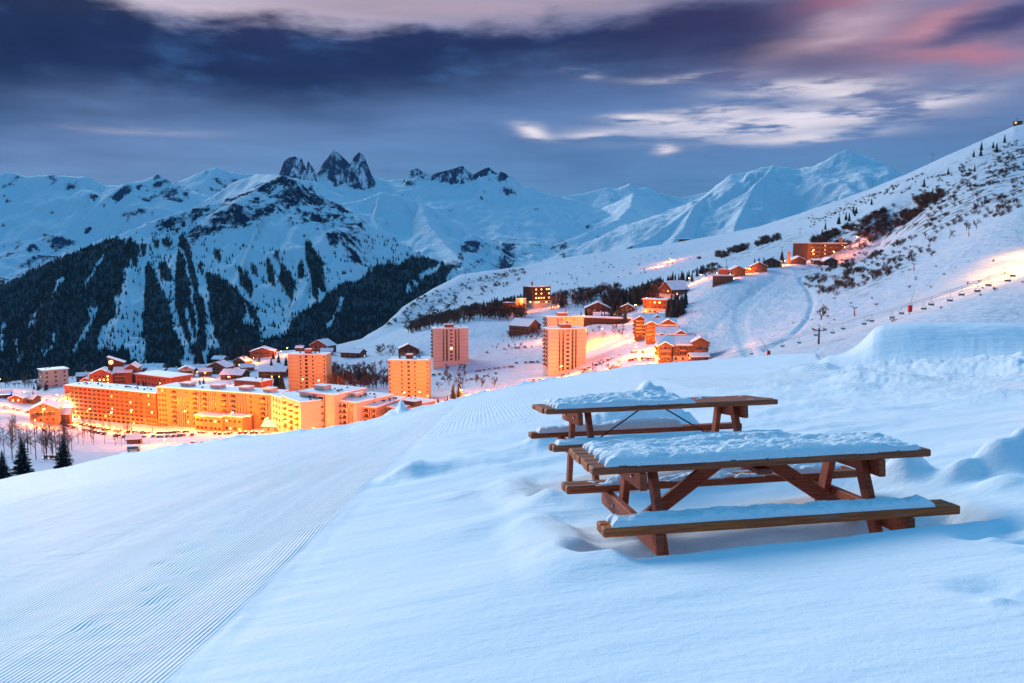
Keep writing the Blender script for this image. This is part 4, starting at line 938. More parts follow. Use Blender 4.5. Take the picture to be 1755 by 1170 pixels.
chalet('large old farmhouse with long snow roof and dormer on the slope edge', 1166, 765, 21, 16, 5.5, 33, 'x', 'wood_dark', rise=7, floors=2, base='stone', cols=2)
chalet('brown gabled chalet, left of the three on the slope edge', 1265, 730, 12, 14, 5.8, -4, 'y', 'wood_mid', floors=2, cols=2, balcony=False, lit=0)
chalet('brown gabled chalet, middle of the three on the slope edge', 1301, 745, 13.5, 14, 5.2, -10, 'y', 'wood_mid', floors=2, cols=2, balcony=False, lit=0)
chalet('darker gabled chalet, right of the three on the slope edge', 1322, 775, 15, 15, 5.0, -24, 'y', 'wood_dark', floors=2, cols=3, balcony=False, lit=0)
chalet('small wooden house with a lamp above its gable near the tall pillar', 1369, 800, 14, 12, 3.6, 0, 'y', 'wood_mid', floors=1, cols=2, balcony=False)
chalet('dark little chalet in front of the balcony hotel', 1424, 815, 14, 10, 4, 10, 'y', 'wood_dark', floors=1, cols=2, balcony=False, lit=0)
chalet('hut with white flat roof left of the dark little chalet before the hotel', 1405, 820, 12, 8, 4, 0, 'x', 'wood_dark', floors=1, rise=1, balcony=False, lit=0)
chalet('tiny distant piste hut below the bright peaks', 1173, 2010, 26, 12, 4, 0, 'x', 'wood_mid', floors=1, rise=2, balcony=False, lit=0, name='hut', cat='hut')
chalet('kiosk with broad snow covered roof before the red balcony block', 466, 470, 11, 9, 3.2, -10, 'x', 'plaster', floors=1, cols=2, balcony=False, name='kiosk', cat='kiosk', chimney=False)
chalet('little ticket cabin at the foot of the nearest residence', 1200, 436, 9, 5, 2.2, 6, 'x', 'wood_mid', floors=1, cols=3, rise=1.2, balcony=False, name='cabin', cat='hut', lit=.3, chimney=False)
hut = chalet('small hut edged with blue lights on the far left', 9, 610, 9, 7, 3.2, 30, 'x', 'wood_dark', floors=1, cols=2, balcony=False, name='hut', cat='hut', lit=0, chimney=False)
M['blue_light'] = mat('blue_light', (.1, .2, 1), emit=(.08, .2, 1), es=12)
m = MB(); m.bar((-5.4, -.95, 4.6), (5.4, -.95, 4.6), .14, .14); m.build('light_string', M['blue_light'], hut)
hut2 = chalet('small orange lit cabin in the snowy field at the left edge', 27, 590, 9, 8, 2.6, 10, 'y', 'wood_red', floors=1, cols=2, balcony=False, name='cabin', cat='hut', lit=.5, chimney=False)
chalet('low cabin beside the orange lit cabin at the left edge', 47, 600, 9, 8, 2.8, -10, 'x', 'wood_mid', floors=1, cols=2, balcony=False, name='cabin', cat='hut', lit=.3, chimney=False)

def residence(label, px, Y, w, d, h, rz, wings, floors=4):
    g = on(px, Y); root = empty('chalet_residence', (g.x, g.y, g.z-2), math.radians(rz)); tag(root, label, 'apartment building', 'chalet style residences below the ski slope')
    h += 2; m = MB(); m.box(-w/2-.12, w/2+.12, -.12, d+.12, 0, 4.6); m.build('base_wall', M['plaster'], root)
    gable(root, -w/2, w/2, 0, d, h, d*.24, 'x', 'wood_mid', over=1.2)
    fh = (h-2)/floors
    for (x0, x1, pr, up) in wings:
        gable(root, x0, x1, -pr, d*.5, h+up, (x1-x0)*.27, 'y', 'wood_mid', over=1.1, z0=0)
        n = max(1, int((x1-x0)/3.4))
        for f in range(floors):
            for c in range(n):
                x = x0+(x1-x0)*(c+.5)/n; put('window', win_mesh(1.0, 1.3, random.random() < .06, 'plaster'), root, (x, -pr-.01, 2.6+f*fh))
            if f: put('balcony', balc_mesh((x1-x0)*.8, 'wood_red', 1.1), root, ((x0+x1)/2, -pr-.012, 2.2+f*fh-.4))
    n = int(w/3.6)
    for f in range(floors):
        for c in range(n):
            x = -w/2+w*(c+.5)/n
            if any(a-.8 < x < b+.8 for a, b, *_ in wings): continue
            put('window', win_mesh(1.0, 1.3, random.random() < .06, 'plaster'), root, (x, -.14 if 2.6+f*fh < 4.6 else -.01, 2.6+f*fh))
            if f and c % 2: put('balcony', balc_mesh(3.2, 'wood_red', 1.1), root, (x, -.012, 2.2+f*fh-.4))
        for s in (-1, 1):
            for y in (.25, .5, .75): put('window', win_mesh(1.0, 1.3, False, 'plaster'), root, (s*(w/2+.14), d*y, 2.6+f*fh), s*math.pi/2)
            if f: put('balcony', balc_mesh(d*.5, 'wood_red', 1.1), root, (s*(w/2+.012), d*.45, 2.2+f*fh-.4), s*math.pi/2)
    for x in (-.2, .25):
        m = MB(); m.box(w*x, w*x+1.2, d*.45, d*.45+1.2, h, h+d*.24+1.4); m.build('chimney', M['stone'], root)
    return root
for px, Y, w, d, h, rz, ri, wm, lab in [(338, 830, 13, 11, 5, 12, 'x', 'wood_dark', 'small dark chalet above the white gabled house'), (410, 840, 14, 11, 5, -18, 'y', 'wood_red', 'red brown chalet with a steep front below the wide one'), (352, 765, 11, 9, 4.5, 22, 'x', 'wood_mid', 'low chalet beside the lamp of the lit road bend'),
    (297, 790, 12, 10, 4.5, -8, 'x', 'wood_dark', 'dark low chalet behind the white gabled house'), (227, 840, 15, 11, 5, 6, 'x', 'wood_dark', 'long roofed chalet just right of the clock tower'), (423, 790, 12, 9, 4, 10, 'x', 'wood_mid', 'little chalet on the snow right of the lit road'), (145, 800, 14, 10, 5, 18, 'x', 'wood_dark', 'dark chalet left of the clock tower'),
    (985, 830, 15, 12, 5, 10, 'x', 'wood_dark', 'chalet hidden in the wood left of the broad gabled one'), (1075, 820, 13, 12, 5, -10, 'y', 'wood_dark', 'dark chalet in the wood above the steep lit road'), (560, 890, 12, 9, 4, 8, 'x', 'wood_mid', 'small chalet right of the steep white roof')]:
    chalet(lab, px, Y, w, d, h, rz, ri, wm, floors=1 if h < 5 else 2)
residence('rearmost timber residence with snow roof, left end of the stepped group', 1112, 585, 20, 14, 12.5, -8, [(-10, -2, 1.6, 0), (1.5, 9.5, 1.0, .6)], 5)
residence('second timber residence from the back of the stepped group', 1132, 550, 19, 14, 10.5, -8, [(-9.5, -2.5, 1.6, 0), (0, 9.5, 1.0, .8)], 4)
residence('third timber residence with snow mounds on its roof', 1150, 500, 16, 13, 9.5, -8, [(-8, -3, 1.5, -1), (3, 8, 1, .6)], 4)
residence('nearest large timber residence whose left gable glows red', 1170, 448, 26, 15, 8.6, -4, [(-13, -6, 2.2, -.6), (5, 13, 1.6, 1.8)], 3)

def church():
    g = on(192, 690); root = empty('church_hall', (g.x, g.y, g.z-2), math.radians(14)); tag(root, 'red walled hall with snowy roofs and a slanting clock tower', 'church')
    gable(root, -17, 1, 0, 16, 11, 4, 'y', 'cladding_red'); gable(root, 1, 15, 2, 18, 12, 4.5, 'x', 'cladding_red'); gable(root, 10, 19, 4, 22, 15, 3, 'y', 'wood_red')
    gable(root, -24, -17, 2, 14, 6, 2, 'y', 'wood_red')
    m = MB(); v = [(-4, 8, 12), (8, 8, 12), (8, 15, 12), (-4, 15, 12), (-4, 8, 24), (8, 8, 19.5), (8, 15, 19.5), (-4, 15, 24)]
    m.add(v, [(0, 3, 2, 1), (4, 5, 6, 7), (0, 1, 5, 4), (1, 2, 6, 5), (2, 3, 7, 6), (3, 0, 4, 7)]); m.build('clock_tower', M['wood_dark'], root)
    m = MB(); m.add([(a, b, c+.003) for a, b, c in [(-4.5, 7.5, 24.3), (8.8, 7.5, 19.3), (8.8, 15.5, 19.3), (-4.5, 15.5, 24.3)]]+[(a, b, c+.6) for a, b, c in [(-4.5, 7.5, 24.3), (8.8, 7.5, 19.3), (8.8, 15.5, 19.3), (-4.5, 15.5, 24.3)]],
                    [(0, 3, 2, 1), (4, 5, 6, 7), (0, 1, 5, 4), (1, 2, 6, 5), (2, 3, 7, 6), (3, 0, 4, 7)]); m.build('tower_snow', M['snow_roof'], root)
    M['clock'] = mat('clock', (.8, .6, .4), emit=(1, .65, .35), es=1.2)
    m = MB(); m.tube((-1.6, 7.99, 20), (-1.6, 7.75, 20), 1.9, 1.9, 20); ck = m.build('clock_face', M['clock'], root)
    m = MB(); m.box(-1.68, -1.52, 7.6, 7.74, 20, 21.4); m.box(-1.6, -.6, 7.6, 7.74, 19.92, 20.08); m.build('clock_hand', M['dark'], ck)
    for f in range(3):
        for x in (-15, -12, -9, -6, -3): put('window', win_mesh(1.2, 1.3, random.random() < .25), root, (x, -.01, 3.2+f*2.8))
        for x in (3, 6, 8.5): put('balcony', balc_mesh(2.2), root, (x, 1.988, 3+f*2.9))
    for f in range(4):
        for x in (12, 14.5, 17): put('window', win_mesh(1.1, 1.2, random.random() < .1), root, (x, 3.99, 3.5+f*2.9))
church()
def canopy():
    g = on(100, 560); root = empty('entrance_canopy', (g.x, g.y, g.z-1), math.radians(-12)); tag(root, 'slanting canopy over a glaring white lit forecourt left of the red brown block', 'canopy')
    m = MB(); v = [(-8, 0, 8.2), (8, 0, 16), (8, 10, 16), (-8, 10, 8.2)]
    m.add(v+[(a, b, c+.5) for a, b, c in v], [(0, 3, 2, 1), (4, 5, 6, 7), (0, 1, 5, 4), (1, 2, 6, 5), (2, 3, 7, 6), (3, 0, 4, 7)]); m.build('roof', M['wood_red'], root)
    m = MB(); m.add([(a, b, c+.503) for a, b, c in v]+[(a, b, c+1) for a, b, c in v], [(0, 3, 2, 1), (4, 5, 6, 7), (0, 1, 5, 4), (1, 2, 6, 5), (2, 3, 7, 6), (3, 0, 4, 7)]); m.build('roof_snow', M['snow_roof'], root)
    for x in (-7.5, 0, 7.5):
        for y in (.4, 9.6): m = MB(); m.tube((x, y, -1), (x, y, 12+x*.48), .25, .25, 8); m.build('post', M['wood_mid'], root)
    m = MB(); m.box(-7, 7, 9, 9.4, 0, 8); m.build('back_wall', M['cream'], root)
    M['flood'] = mat('flood', (1, .9, .7), emit=(1, .82, .5), es=120)
    for x in (-4, 0, 4): m = MB(); m.box(x-.5, x+.5, 4, 4.4, 8.9+x*.48, 9.2+x*.48); m.build('floodlight', M['flood'], root)
    l = bpy.data.lights.new('canopy_light', 'POINT'); l.energy = 50000; l.color = (1, .62, .25); l.shadow_soft_size = .5
    lo = bpy.data.objects.new('canopy_light', l); COL.objects.link(lo); lo.parent = root; lo.location = (1, 3.5, 7)
canopy()

# ------------------------------------------------------------------ street lamps (pole foot px, Y, head row)
for px, Y, hp, pw, lab in [
 (2, 690, 650, 1.2, 'street lamp at the far left edge beyond the cabins'), (38, 640, 672, 1.6, 'street lamp above the junction left of the cream house'), (75, 452, 700, 1.2, 'street lamp in front of the cream gabled house'),
 (18, 520, 693, 2.2, 'lamp over the light trails on the left road'), (54, 520, 697, 1.5, 'lamp on the road behind the cream gabled house'), (100, 640, 690, 1.3, 'lamp at the road bend left of the hall'), (-10, 560, 690, 1.8, 'lamp at the very left edge of the lit road'), (112, 505, 700, 1.4, 'lamp by the left end of the parking rows'),
 (151, 520, 701, 1.6, 'lamp before the left third of the red brown block'), (190, 500, 706, 1.3, 'lamp among the parked cars before the red brown block'), (226, 512, 702, 1.6, 'lamp before the middle of the red brown block'), (262, 495, 707, 1.1, 'lamp at the bare trees before the red brown block'),
 (256, 415, 743, .8, 'near lamp on the orange snow field, left one of the two'), (282, 395, 752, .9, 'near lamp on the orange snow field, right one of the two'), (318, 502, 705, 1.5, 'lamp before the balconies of the cream block'),
 (352, 485, 712, 1.1, 'lamp before the first shop pavilion'), (396, 480, 706, 1.5, 'lamp before the second shop pavilion'), (430, 470, 712, 1.1, 'lamp between pavilion and kiosk'), (455, 452, 716, 1.4, 'lamp above the kiosk roof'), (488, 436, 722, 1.4, 'lamp at the snowbank under the red balconies'),
 (540, 415, 735, 1.6, 'lamp hidden by the crest below the pink beige block'), (600, 410, 728, 1.3, 'lamp behind the crest below the stepped row'), (650, 415, 722, 1.3, 'lamp behind the crest at the end of the stepped row'),
 (275, 640, 657, .9, 'lamp behind the roof of the red brown block'), (351, 735, 638, .9, 'lamp at the white gabled house'), (395, 690, 645, .5, 'lamp below the broad low chalet'), (435, 840, 612, .8, 'lamp midway up the lit road'), (481, 875, 602, .9, 'lamp at the top of the lit road'), (491, 905, 596, .7, 'topmost lamp of the lit road by the small hut'),
 (521, 600, 650, 1.6, 'lamp before the foot of the left orange tower'), (545, 600, 652, 1.1, 'second lamp before the left orange tower'), (690, 545, 672, 1.7, 'lamp at the foot of the yellow tower'), (720, 545, 672, 1.4, 'second lamp at the foot of the yellow tower'), (610, 575, 665, .5, 'lamp by the long low brown building'),
 (788, 540, 668, .9, 'lamp on the road right of the yellow tower'), (840, 500, 680, .8, 'lamp behind the crest on the glowing road'), (892, 495, 670, .8, 'lamp further along the glowing road'), (940, 490, 655, .9, 'lamp on the glowing road below the pink tower'), (959, 566, 627, .9, 'glaring lamp at the foot of the pink tower'),
 (970, 470, 648, .8, 'small lamp over the crest below the pink tower'), (1010, 500, 632, 1.0, 'lamp among the red lit bushes right of the pink tower'), (1005, 650, 558, .8, 'lamp right of the rear pink tower'), (1032, 640, 563, .9, 'lamp on the upper bend of the glowing road'), (1074, 600, 575, 1.2, 'tall lamp before the rearmost residence'),
 (1062, 430, 626, 1.2, 'lamp at the crest below the residence car park'), (1090, 520, 595, 1.2, 'left lamp in the residence car park'), (1109, 505, 599, 1.0, 'right lamp in the residence car park'), (1097, 455, 610, 1.4, 'bright lamp at the gate of the nearest residence'), (1130, 425, 617, .8, 'lamp in the left corner of the nearest residence'),
 (932, 755, 543, .9, 'lamp beside the orange gable of the large chalet'), (958, 740, 538, .6, 'lamp peeping over the rear pink tower'), (892, 972, 512, .9, 'lamp at the foot of the dark brown hotel'), (950, 985, 517, .7, 'lamp right of the dark brown hotel'), (1000, 800, 540, .6, 'lamp between the snowy firs'), (1050, 790, 538, .6, 'lamp right of the steep roofed cabin'),
 (1091, 712, 522, .9, 'lamp on the road left of the red and white guest house'), (1106, 750, 506, .9, 'lamp above the guest house roof'), (1137, 780, 492, .8, 'lamp left of the old farmhouse'), (1180, 830, 476, .6, 'lamp behind the old farmhouse roof'), (1203, 845, 470, 1.0, 'bright lamp at the end of the fir row'),
 (1228, 800, 468, .5, 'lamp behind the slope edge shed'), (1254, 718, 471, .35, 'small lamp between the shed and the left gabled chalet'), (1282, 742, 463, .25, 'small lamp between the slope edge chalets'), (1345, 790, 447, .6, 'lamp by the tall lit pillar'), (1368, 812, 440, .5, 'lamp above the gable near the tall pillar')]:
    lamp(px, Y, lab, pw, head_py=hp)
for px, Y, hp, pw, lab in [(1150, 1380, 452, 3.0, 'far lamp on the floodlit piste streak, upper one'), (1128, 1330, 462, 2.0, 'far lamp on the floodlit piste streak, lower one')]: lamp(px, Y, lab, pw, head_py=hp)
# floodlight mast of the lit piste, just beyond the right edge
lamp(1785, 300, 'floodlight mast over the yellow lit piste on the right', 4.0, (1, .38, .05), head_py=425); lamp(1765, 335, 'second floodlight over the lit piste on the right', 2.0, (1, .36, .05), head_py=430)
def flood(px, Y, h, tx, tY, energy, ang, parent_label):
    r = [o for o in COL.objects if o.get('label') == parent_label][0]
    l = bpy.data.lights.new('flood_beam', 'SPOT'); l.energy = energy; l.color = (1, .36, .045); l.spot_size = math.radians(ang); l.spot_blend = .8; l.shadow_soft_size = .4
    lo = bpy.data.objects.new('flood_beam', l); COL.objects.link(lo); p = r.location+Vector((0, 0, h)); lo.location = p
    lo.rotation_euler = (on(tx, tY)-p).to_track_quat('-Z', 'Y').to_euler()
flood(1785, 300, 7, 1655, 275, 500000, 34, 'floodlight mast over the yellow lit piste on the right')
# hotel wall lamps on the right hill
for i, (px, Y) in enumerate([(1392, 842), (1448, 850), (1466, 872)]): lamp(px, Y, 'lamp on the forecourt of the balcony hotel, %s' % ('left end', 'by the chimney', 'right end')[i], .24)
lamp(1430, 838, 'lamp behind the dark little chalet on the hotel forecourt', .3)

# ------------------------------------------------------------------ parked cars
def car_mesh(paint):
    b = MB()
    b.box(-2.1, 2.1, -.85, .85, .35, .85, 0)
    v = [(-1.5, -.75, .85), (1.2, -.75, .85), (1.2, .75, .85), (-1.5, .75, .85), (-1.1, -.65, 1.42), (.6, -.65, 1.42), (.6, .65, 1.42), (-1.1, .65, 1.42)]
    b.add(v, [(0, 1, 5, 4), (1, 2, 6, 5), (2, 3, 7, 6), (3, 0, 4, 7)], 1); b.box(-1.1, .6, -.65, .65, 1.42, 1.47, 0)
    b.box(-1.15, .65, -.68, .68, 1.473, 1.66, 3)
    for x in (-1.3, 1.3):
        for y in (-.86, .70): b.tube((x, y, .33), (x, y+.16, .33), .33, .33, 8, 2)
    return b.mesh('parked_car', [paint, M['glass'], M['tyre'], M['snow_roof']])
CARM = [car_mesh(c) for c in CARP]
CSP = []
for row in [(565, 735), (600, 720)]: pass
def carrow(p0, Y0, p1, Y1, n, where):
    for i in range(n):
        if random.random() < .12: continue
        t = (i+random.uniform(-.25, .25))/max(1, n-1); CSP.append((p0+(p1-p0)*t, Y0+(Y1-Y0)*t, where))
carrow(118, 512, 330, 488, 30, 'in the rows before the red brown block'); carrow(120, 480, 330, 465, 26, 'in the front row of the yellow parking'); carrow(340, 480, 450, 462, 13, 'before the shop pavilions')
carrow(815, 680, 880, 672, 9, 'in the lower snowy car park'); carrow(800, 648, 850, 645, 6, 'at the low end of the car park'); carrow(836, 752, 900, 748, 8, 'in the upper snowy car park'); carrow(885, 690, 930, 684, 7, 'left of the pink tower')
carrow(1000, 560, 1060, 545, 7, 'below the glowing road bend'); carrow(1080, 500, 1135, 462, 12, 'before the residences'); carrow(1070, 545, 1100, 520, 5, 'before the residences'); carrow(915, 560, 935, 555, 3, 'left of the pink tower')
carrow(10, 545, 60, 525, 5, 'on the left road'); carrow(735, 700, 760, 695, 4, 'by the pale tower'); carrow(330, 400, 345, 395, 3, 'on the snow bank road'); carrow(82, 285, 100, 282, 3, 'behind the near fir trees'); carrow(1440, 838, 1475, 850, 4, 'at the balcony hotel')
for px, Y, w in CSP:
    g = on(px, Y); o = bpy.data.objects.new('parked_car', random.choice(CARM)); COL.objects.link(o); o.location = g; o.rotation_euler.z = random.choice([1.3, 1.5, 1.7, -1.6])+random.uniform(-.1, .1)
    tag(o, 'snow dusted car parked '+w, 'car', 'cars parked '+w)
def van():
    g = on(229, 372); root = empty('van', g, .25); tag(root, 'pale van standing alone in yellow light on the near road', 'van')
    m = MB(); m.box(-2.6, 2.2, -1, 1, .4, 2.4, 0); m.add([(2.2, -1, .4), (3.0, -1, .4), (3.0, 1, .4), (2.2, 1, .4), (2.2, -1, 2.3), (2.9, -1, 1.3), (2.9, 1, 1.3), (2.2, 1, 2.3)], [(0, 1, 5, 4), (1, 2, 6, 5), (2, 3, 7, 6), (4, 5, 6, 7)], 0); m.build('body', mat('van_paint', (.7, .62, .4), .4), root)
    m = MB(); m.box(-2.3, 2.0, -1.02, 1.02, 1.45, 2.1); m.build('side_window', M['glass'], root)
    m = MB(); m.box(-2.6, 2.2, -1, 1, 2.403, 2.6); m.build('roof_snow', M['snow_roof'], root)
    for x in (-1.7, 2.1):
        for y in (-1.02, .82): m = MB(); m.tube((x, y, .4), (x, y+.2, .4), .4, .4, 12); m.build('wheel', M['tyre'], root)
van()

# ------------------------------------------------------------------ conifers
def conifer_mesh(seed, detail, tiers=9):
    r = random.Random(seed); b = MB(); b.tube((0, 0, -.06), (0, 0, .97), .022, .004, 5, 1)
    if detail:                       # branch by branch
        for i in range(260):
            t = (i/260)**.85; z = .07+.90*t; L = (1-z)**.85*.30*r.uniform(.65, 1.15)+.012; a = i*2.4+r.uniform(-.3, .3)
            d = Vector((math.cos(a), math.sin(a), 0)); n = Vector((-d.y, d.x, 0)); p0 = Vector((0, 0, z)); dr = .30+.2*(1-t)
            for k in range(6):
                s0 = k/6*.9+.08; c = p0+d*L*s0+Vector((0, 0, -L*dr*s0*(1.25-.55*s0)))
                w = L*.30*(1-s0*.65)
                for s in (-1, 1):
                    tip = c+d*L*.20+n*s*w+Vector((0, 0, -w*r.uniform(.2, .7)))
                    b.add([c, c+d*L*.16, tip, c-Vector((0, 0, L*.10))], [(0, 1, 2), (0, 2, 3)], 0)
                if r.random() < .10: b.add([c+Vector((0, 0, .004)), c+d*L*.2+n*w*.5, c+d*L*.2-n*w*.5], [(0, 1, 2)], 2)
        return b
    for i in range(tiers):
        z = .04+.86*i/tiers; h = .22*(1-.35*i/tiers); R = .20*(1-i/tiers)**.9+.02; n = 9; v = [(0, 0, z+h)]
        for k in range(n*2):
            a = k*math.pi/n+r.uniform(-.15, .15); q = R*(1.0 if k % 2 else .55)*r.uniform(.75, 1.15); v.append((math.cos(a)*q, math.sin(a)*q, z+(-.03 if k % 2 else .03)*r.uniform(.5, 1.4)))
        b.add(v, [(0, 1+k, 1+(k+1) % (2*n)) for k in range(2*n)], 2 if False else 0)
    return b
CONM = [conifer_mesh(i, False).mesh('conifer', [M['needles'], M['bark'], M['snow_roof']]) for i in range(5)]
CONS = []
def con(px, Y, h, where): CONS.append((px, Y, h, where))
def cong(p0, p1, Y0, Y1, n, h0, h1, where):
    for i in range(n): con(random.uniform(p0, p1), random.uniform(Y0, Y1), random.uniform(h0, h1), where)
cong(458, 486, 640, 665, 6, 12, 19, 'behind the low red hall'); cong(585, 602, 650, 690, 3, 9, 14, 'between the two orange towers'); cong(616, 632, 660, 700, 4, 10, 15, 'between the two orange towers'); cong(292, 312, 860, 900, 6, 12, 17, 'at the mountain foot')
cong(334, 352, 880, 930, 7, 16, 24, 'at the mountain foot'); cong(385, 425, 880, 930, 9, 13, 22, 'at the mountain foot'); cong(414, 428, 835, 850, 2, 9, 12, 'glowing by the lit road')
cong(1060, 1205, 870, 960, 46, 9, 15, 'in the row above the village'); cong(1080, 1090, 870, 880, 2, 19, 22, 'in the row above the village'); cong(1035, 1110, 840, 900, 34, 13, 21, 'in the wood above the village')
cong(1141, 1175, 640, 680, 22, 12, 17, 'beside the red and white guest house'); cong(962, 970, 975, 990, 2, 18, 21, 'right of the dark brown hotel'); cong(985, 1065, 770, 815, 30, 8, 14, 'lit around the steep roofed cabin'); cong(1062, 1072, 735, 760, 4, 8, 15, 'along the steep lit road')
cong(772, 792, 535, 560, 5, 8, 11, 'right of the yellow tower'); cong(742, 768, 500, 525, 4, 5, 7.5, 'right of the yellow tower'); cong(1293, 1312, 800, 820, 4, 8, 10, 'behind the slope edge chalets'); cong(1338, 1344, 815, 830, 2, 10, 13, 'behind the slope edge chalets')
cong(55, 82, 690, 740, 6, 5, 8, 'in the field at the left edge'); cong(20, 60, 600, 640, 6, 4, 7, 'in the field at the left edge'); cong(236, 252, 655, 664, 4, 7, 9, 'by the low red walled building'); cong(818, 895, 1060, 1110, 18, 10, 16, 'on the knoll behind the dark brown hotel')
cong(205, 232, 740, 800, 5, 8, 12, 'beside the clock tower'); cong(440, 520, 780, 860, 8, 8, 13, 'among the upper chalets'); cong(340, 352, 680, 700, 3, 5, 8, 'behind the roofs'); cong(1395, 1500, 950, 1050, 10, 8, 12, 'on the scrubby right hillside'); cong(1560, 1740, 850, 1000, 10, 8, 12, 'on the scrubby right hillside')
for px, Y, h, w in CONS:
    g = on(px, Y); o = bpy.data.objects.new('conifer', random.choice(CONM)); COL.objects.link(o); o.location = g; s = h*random.uniform(.9, 1.15); o.scale = (s, s, h); o.rotation_euler.z = random.uniform(0, 6.28)
    tag(o, 'dark conifer standing '+w, 'conifer', 'conifers '+w)
for i, (px, Y, h, lab) in enumerate([(40, 205, 9.8, 'dark fir with dense drooping branches, left of the two big ones'), (110, 212, 9.6, 'big dark fir tree with tiered branches, right of the two big ones'), (6, 196, 7.2, 'partly cut off dark fir at the left picture edge')]):
    g = on(px, Y); r = empty('fir_tree', g); r.scale = (h, h, h); r.rotation_euler.z = i*2.1; tag(r, lab, 'fir tree')
    b = conifer_mesh(40+i, True); t = MB(); f = MB()
    for q, mi in zip(b.f, b.mi):
        (t if mi == 1 else f).add([b.v[k] for k in q], [tuple(range(len(q)))], 0 if mi != 2 else 1)
    t.build('trunk', M['bark'], r); f.build('crown', [M['needles'], M['snow_roof']], r)

# ------------------------------------------------------------------ bare trees and shrubs
def bare_mesh(seed, kind, levels=4):
    r = random.Random(seed); b = MB()
    def grow(p, d, L, rad, lv):
        q = p+d*L; b.add_tri(p, q, rad, rad*.7) 
        if lv == 0: return
        n = 3 if lv > 1 else 4
        for k in range(n):
            ax = d.orthogonal().normalized(); ax.rotate(Matrix.Rotation(r.uniform(0, 6.28), 3, d)); e = d.copy(); e.rotate(Matrix.Rotation(r.uniform(.3, .8), 3, ax)); e.z += .12; e.normalize()
            grow(p+d*L*r.uniform(.35, 1), e, L*r.uniform(.6, .85), max(.0065, rad*.66), lv-1)
    if kind == 'tree':
        p = Vector((0, 0, -.03)); grow(p, Vector((r.uniform(-.06, .06), r.uniform(-.06, .06), 1)).normalized(), .30, .022, levels)
    elif kind == 'slim':
        b.add_tri(Vector((0, 0, -.03)), Vector((r.uniform(-.03, .03), 0, 1)), .014, .003)
        for i in range(26):
            z = r.uniform(.3, .95); a = r.uniform(0, 6.28); L = .17*(1.1-z)+.05; p = Vector((0, 0, z)); q = p+Vector((math.cos(a)*L, math.sin(a)*L, L*1.1)); b.add_tri(p, q, .006, .002)
            b.add_tri(p+(q-p)*.5, q+Vector((r.uniform(-.06, .06), r.uniform(-.06, .06), .01)), .004, .002)
    else:
        for i in range(7): grow(Vector((r.uniform(-.12, .12), r.uniform(-.12, .12), -.05)), Vector((r.uniform(-.7, .7), r.uniform(-.7, .7), 1)).normalized(), .36, .020, 2)
    return b
def _at(s, p, q, r0, r1):
    d = (q-p); 
    if d.length < 1e-6: return
    d.normalize(); x = d.orthogonal().normalized(); y = d.cross(x); n = len(s.v)
    for c, r in ((p, r0), (q, r1)):
        for k in range(3): t = k*2.094; s.v.append(tuple(c+x*math.cos(t)*r+y*math.sin(t)*r))
    for k in range(3): s.f.append((n+k, n+(k+1) % 3, n+3+(k+1) % 3, n+3+k)); s.mi.append(0)
MB.add_tri = _at
BARE = {k: [bare_mesh(i*7+3, k, 4).mesh('bare_tree' if k != 'shrub' else 'shrub', [M['twig_red'] if i % 2 else M['twig']]) for i in range(n)] for k, n in (('tree', 5), ('slim', 4), ('shrub', 5))}
def scatter(poly, Y0, Y1, n, h0, h1, kind, where, clump=0):
    out = []; xs = [p[0] for p in poly]; tries = 0
    while len(out) < n and tries < n*60:
        tries += 1; px = random.uniform(min(xs), max(xs)); Y = math.exp(random.uniform(math.log(Y0), math.log(Y1))); g = on(px, Y)
        qx, qy = proj(g.x, g.y, g.z)
        if not inpoly(np.array([qx]), np.array([qy]), poly)[0]: continue
        if clump and fbm(np.array([qx/clump]), np.array([qy/clump*1.6]), 2)[0] < -.02: continue
        out.append((g, random.uniform(h0, h1), kind, where))
    return out
R4 = lambda a, b, c, d: [(a, b), (c, b), (c, d), (a, d)]
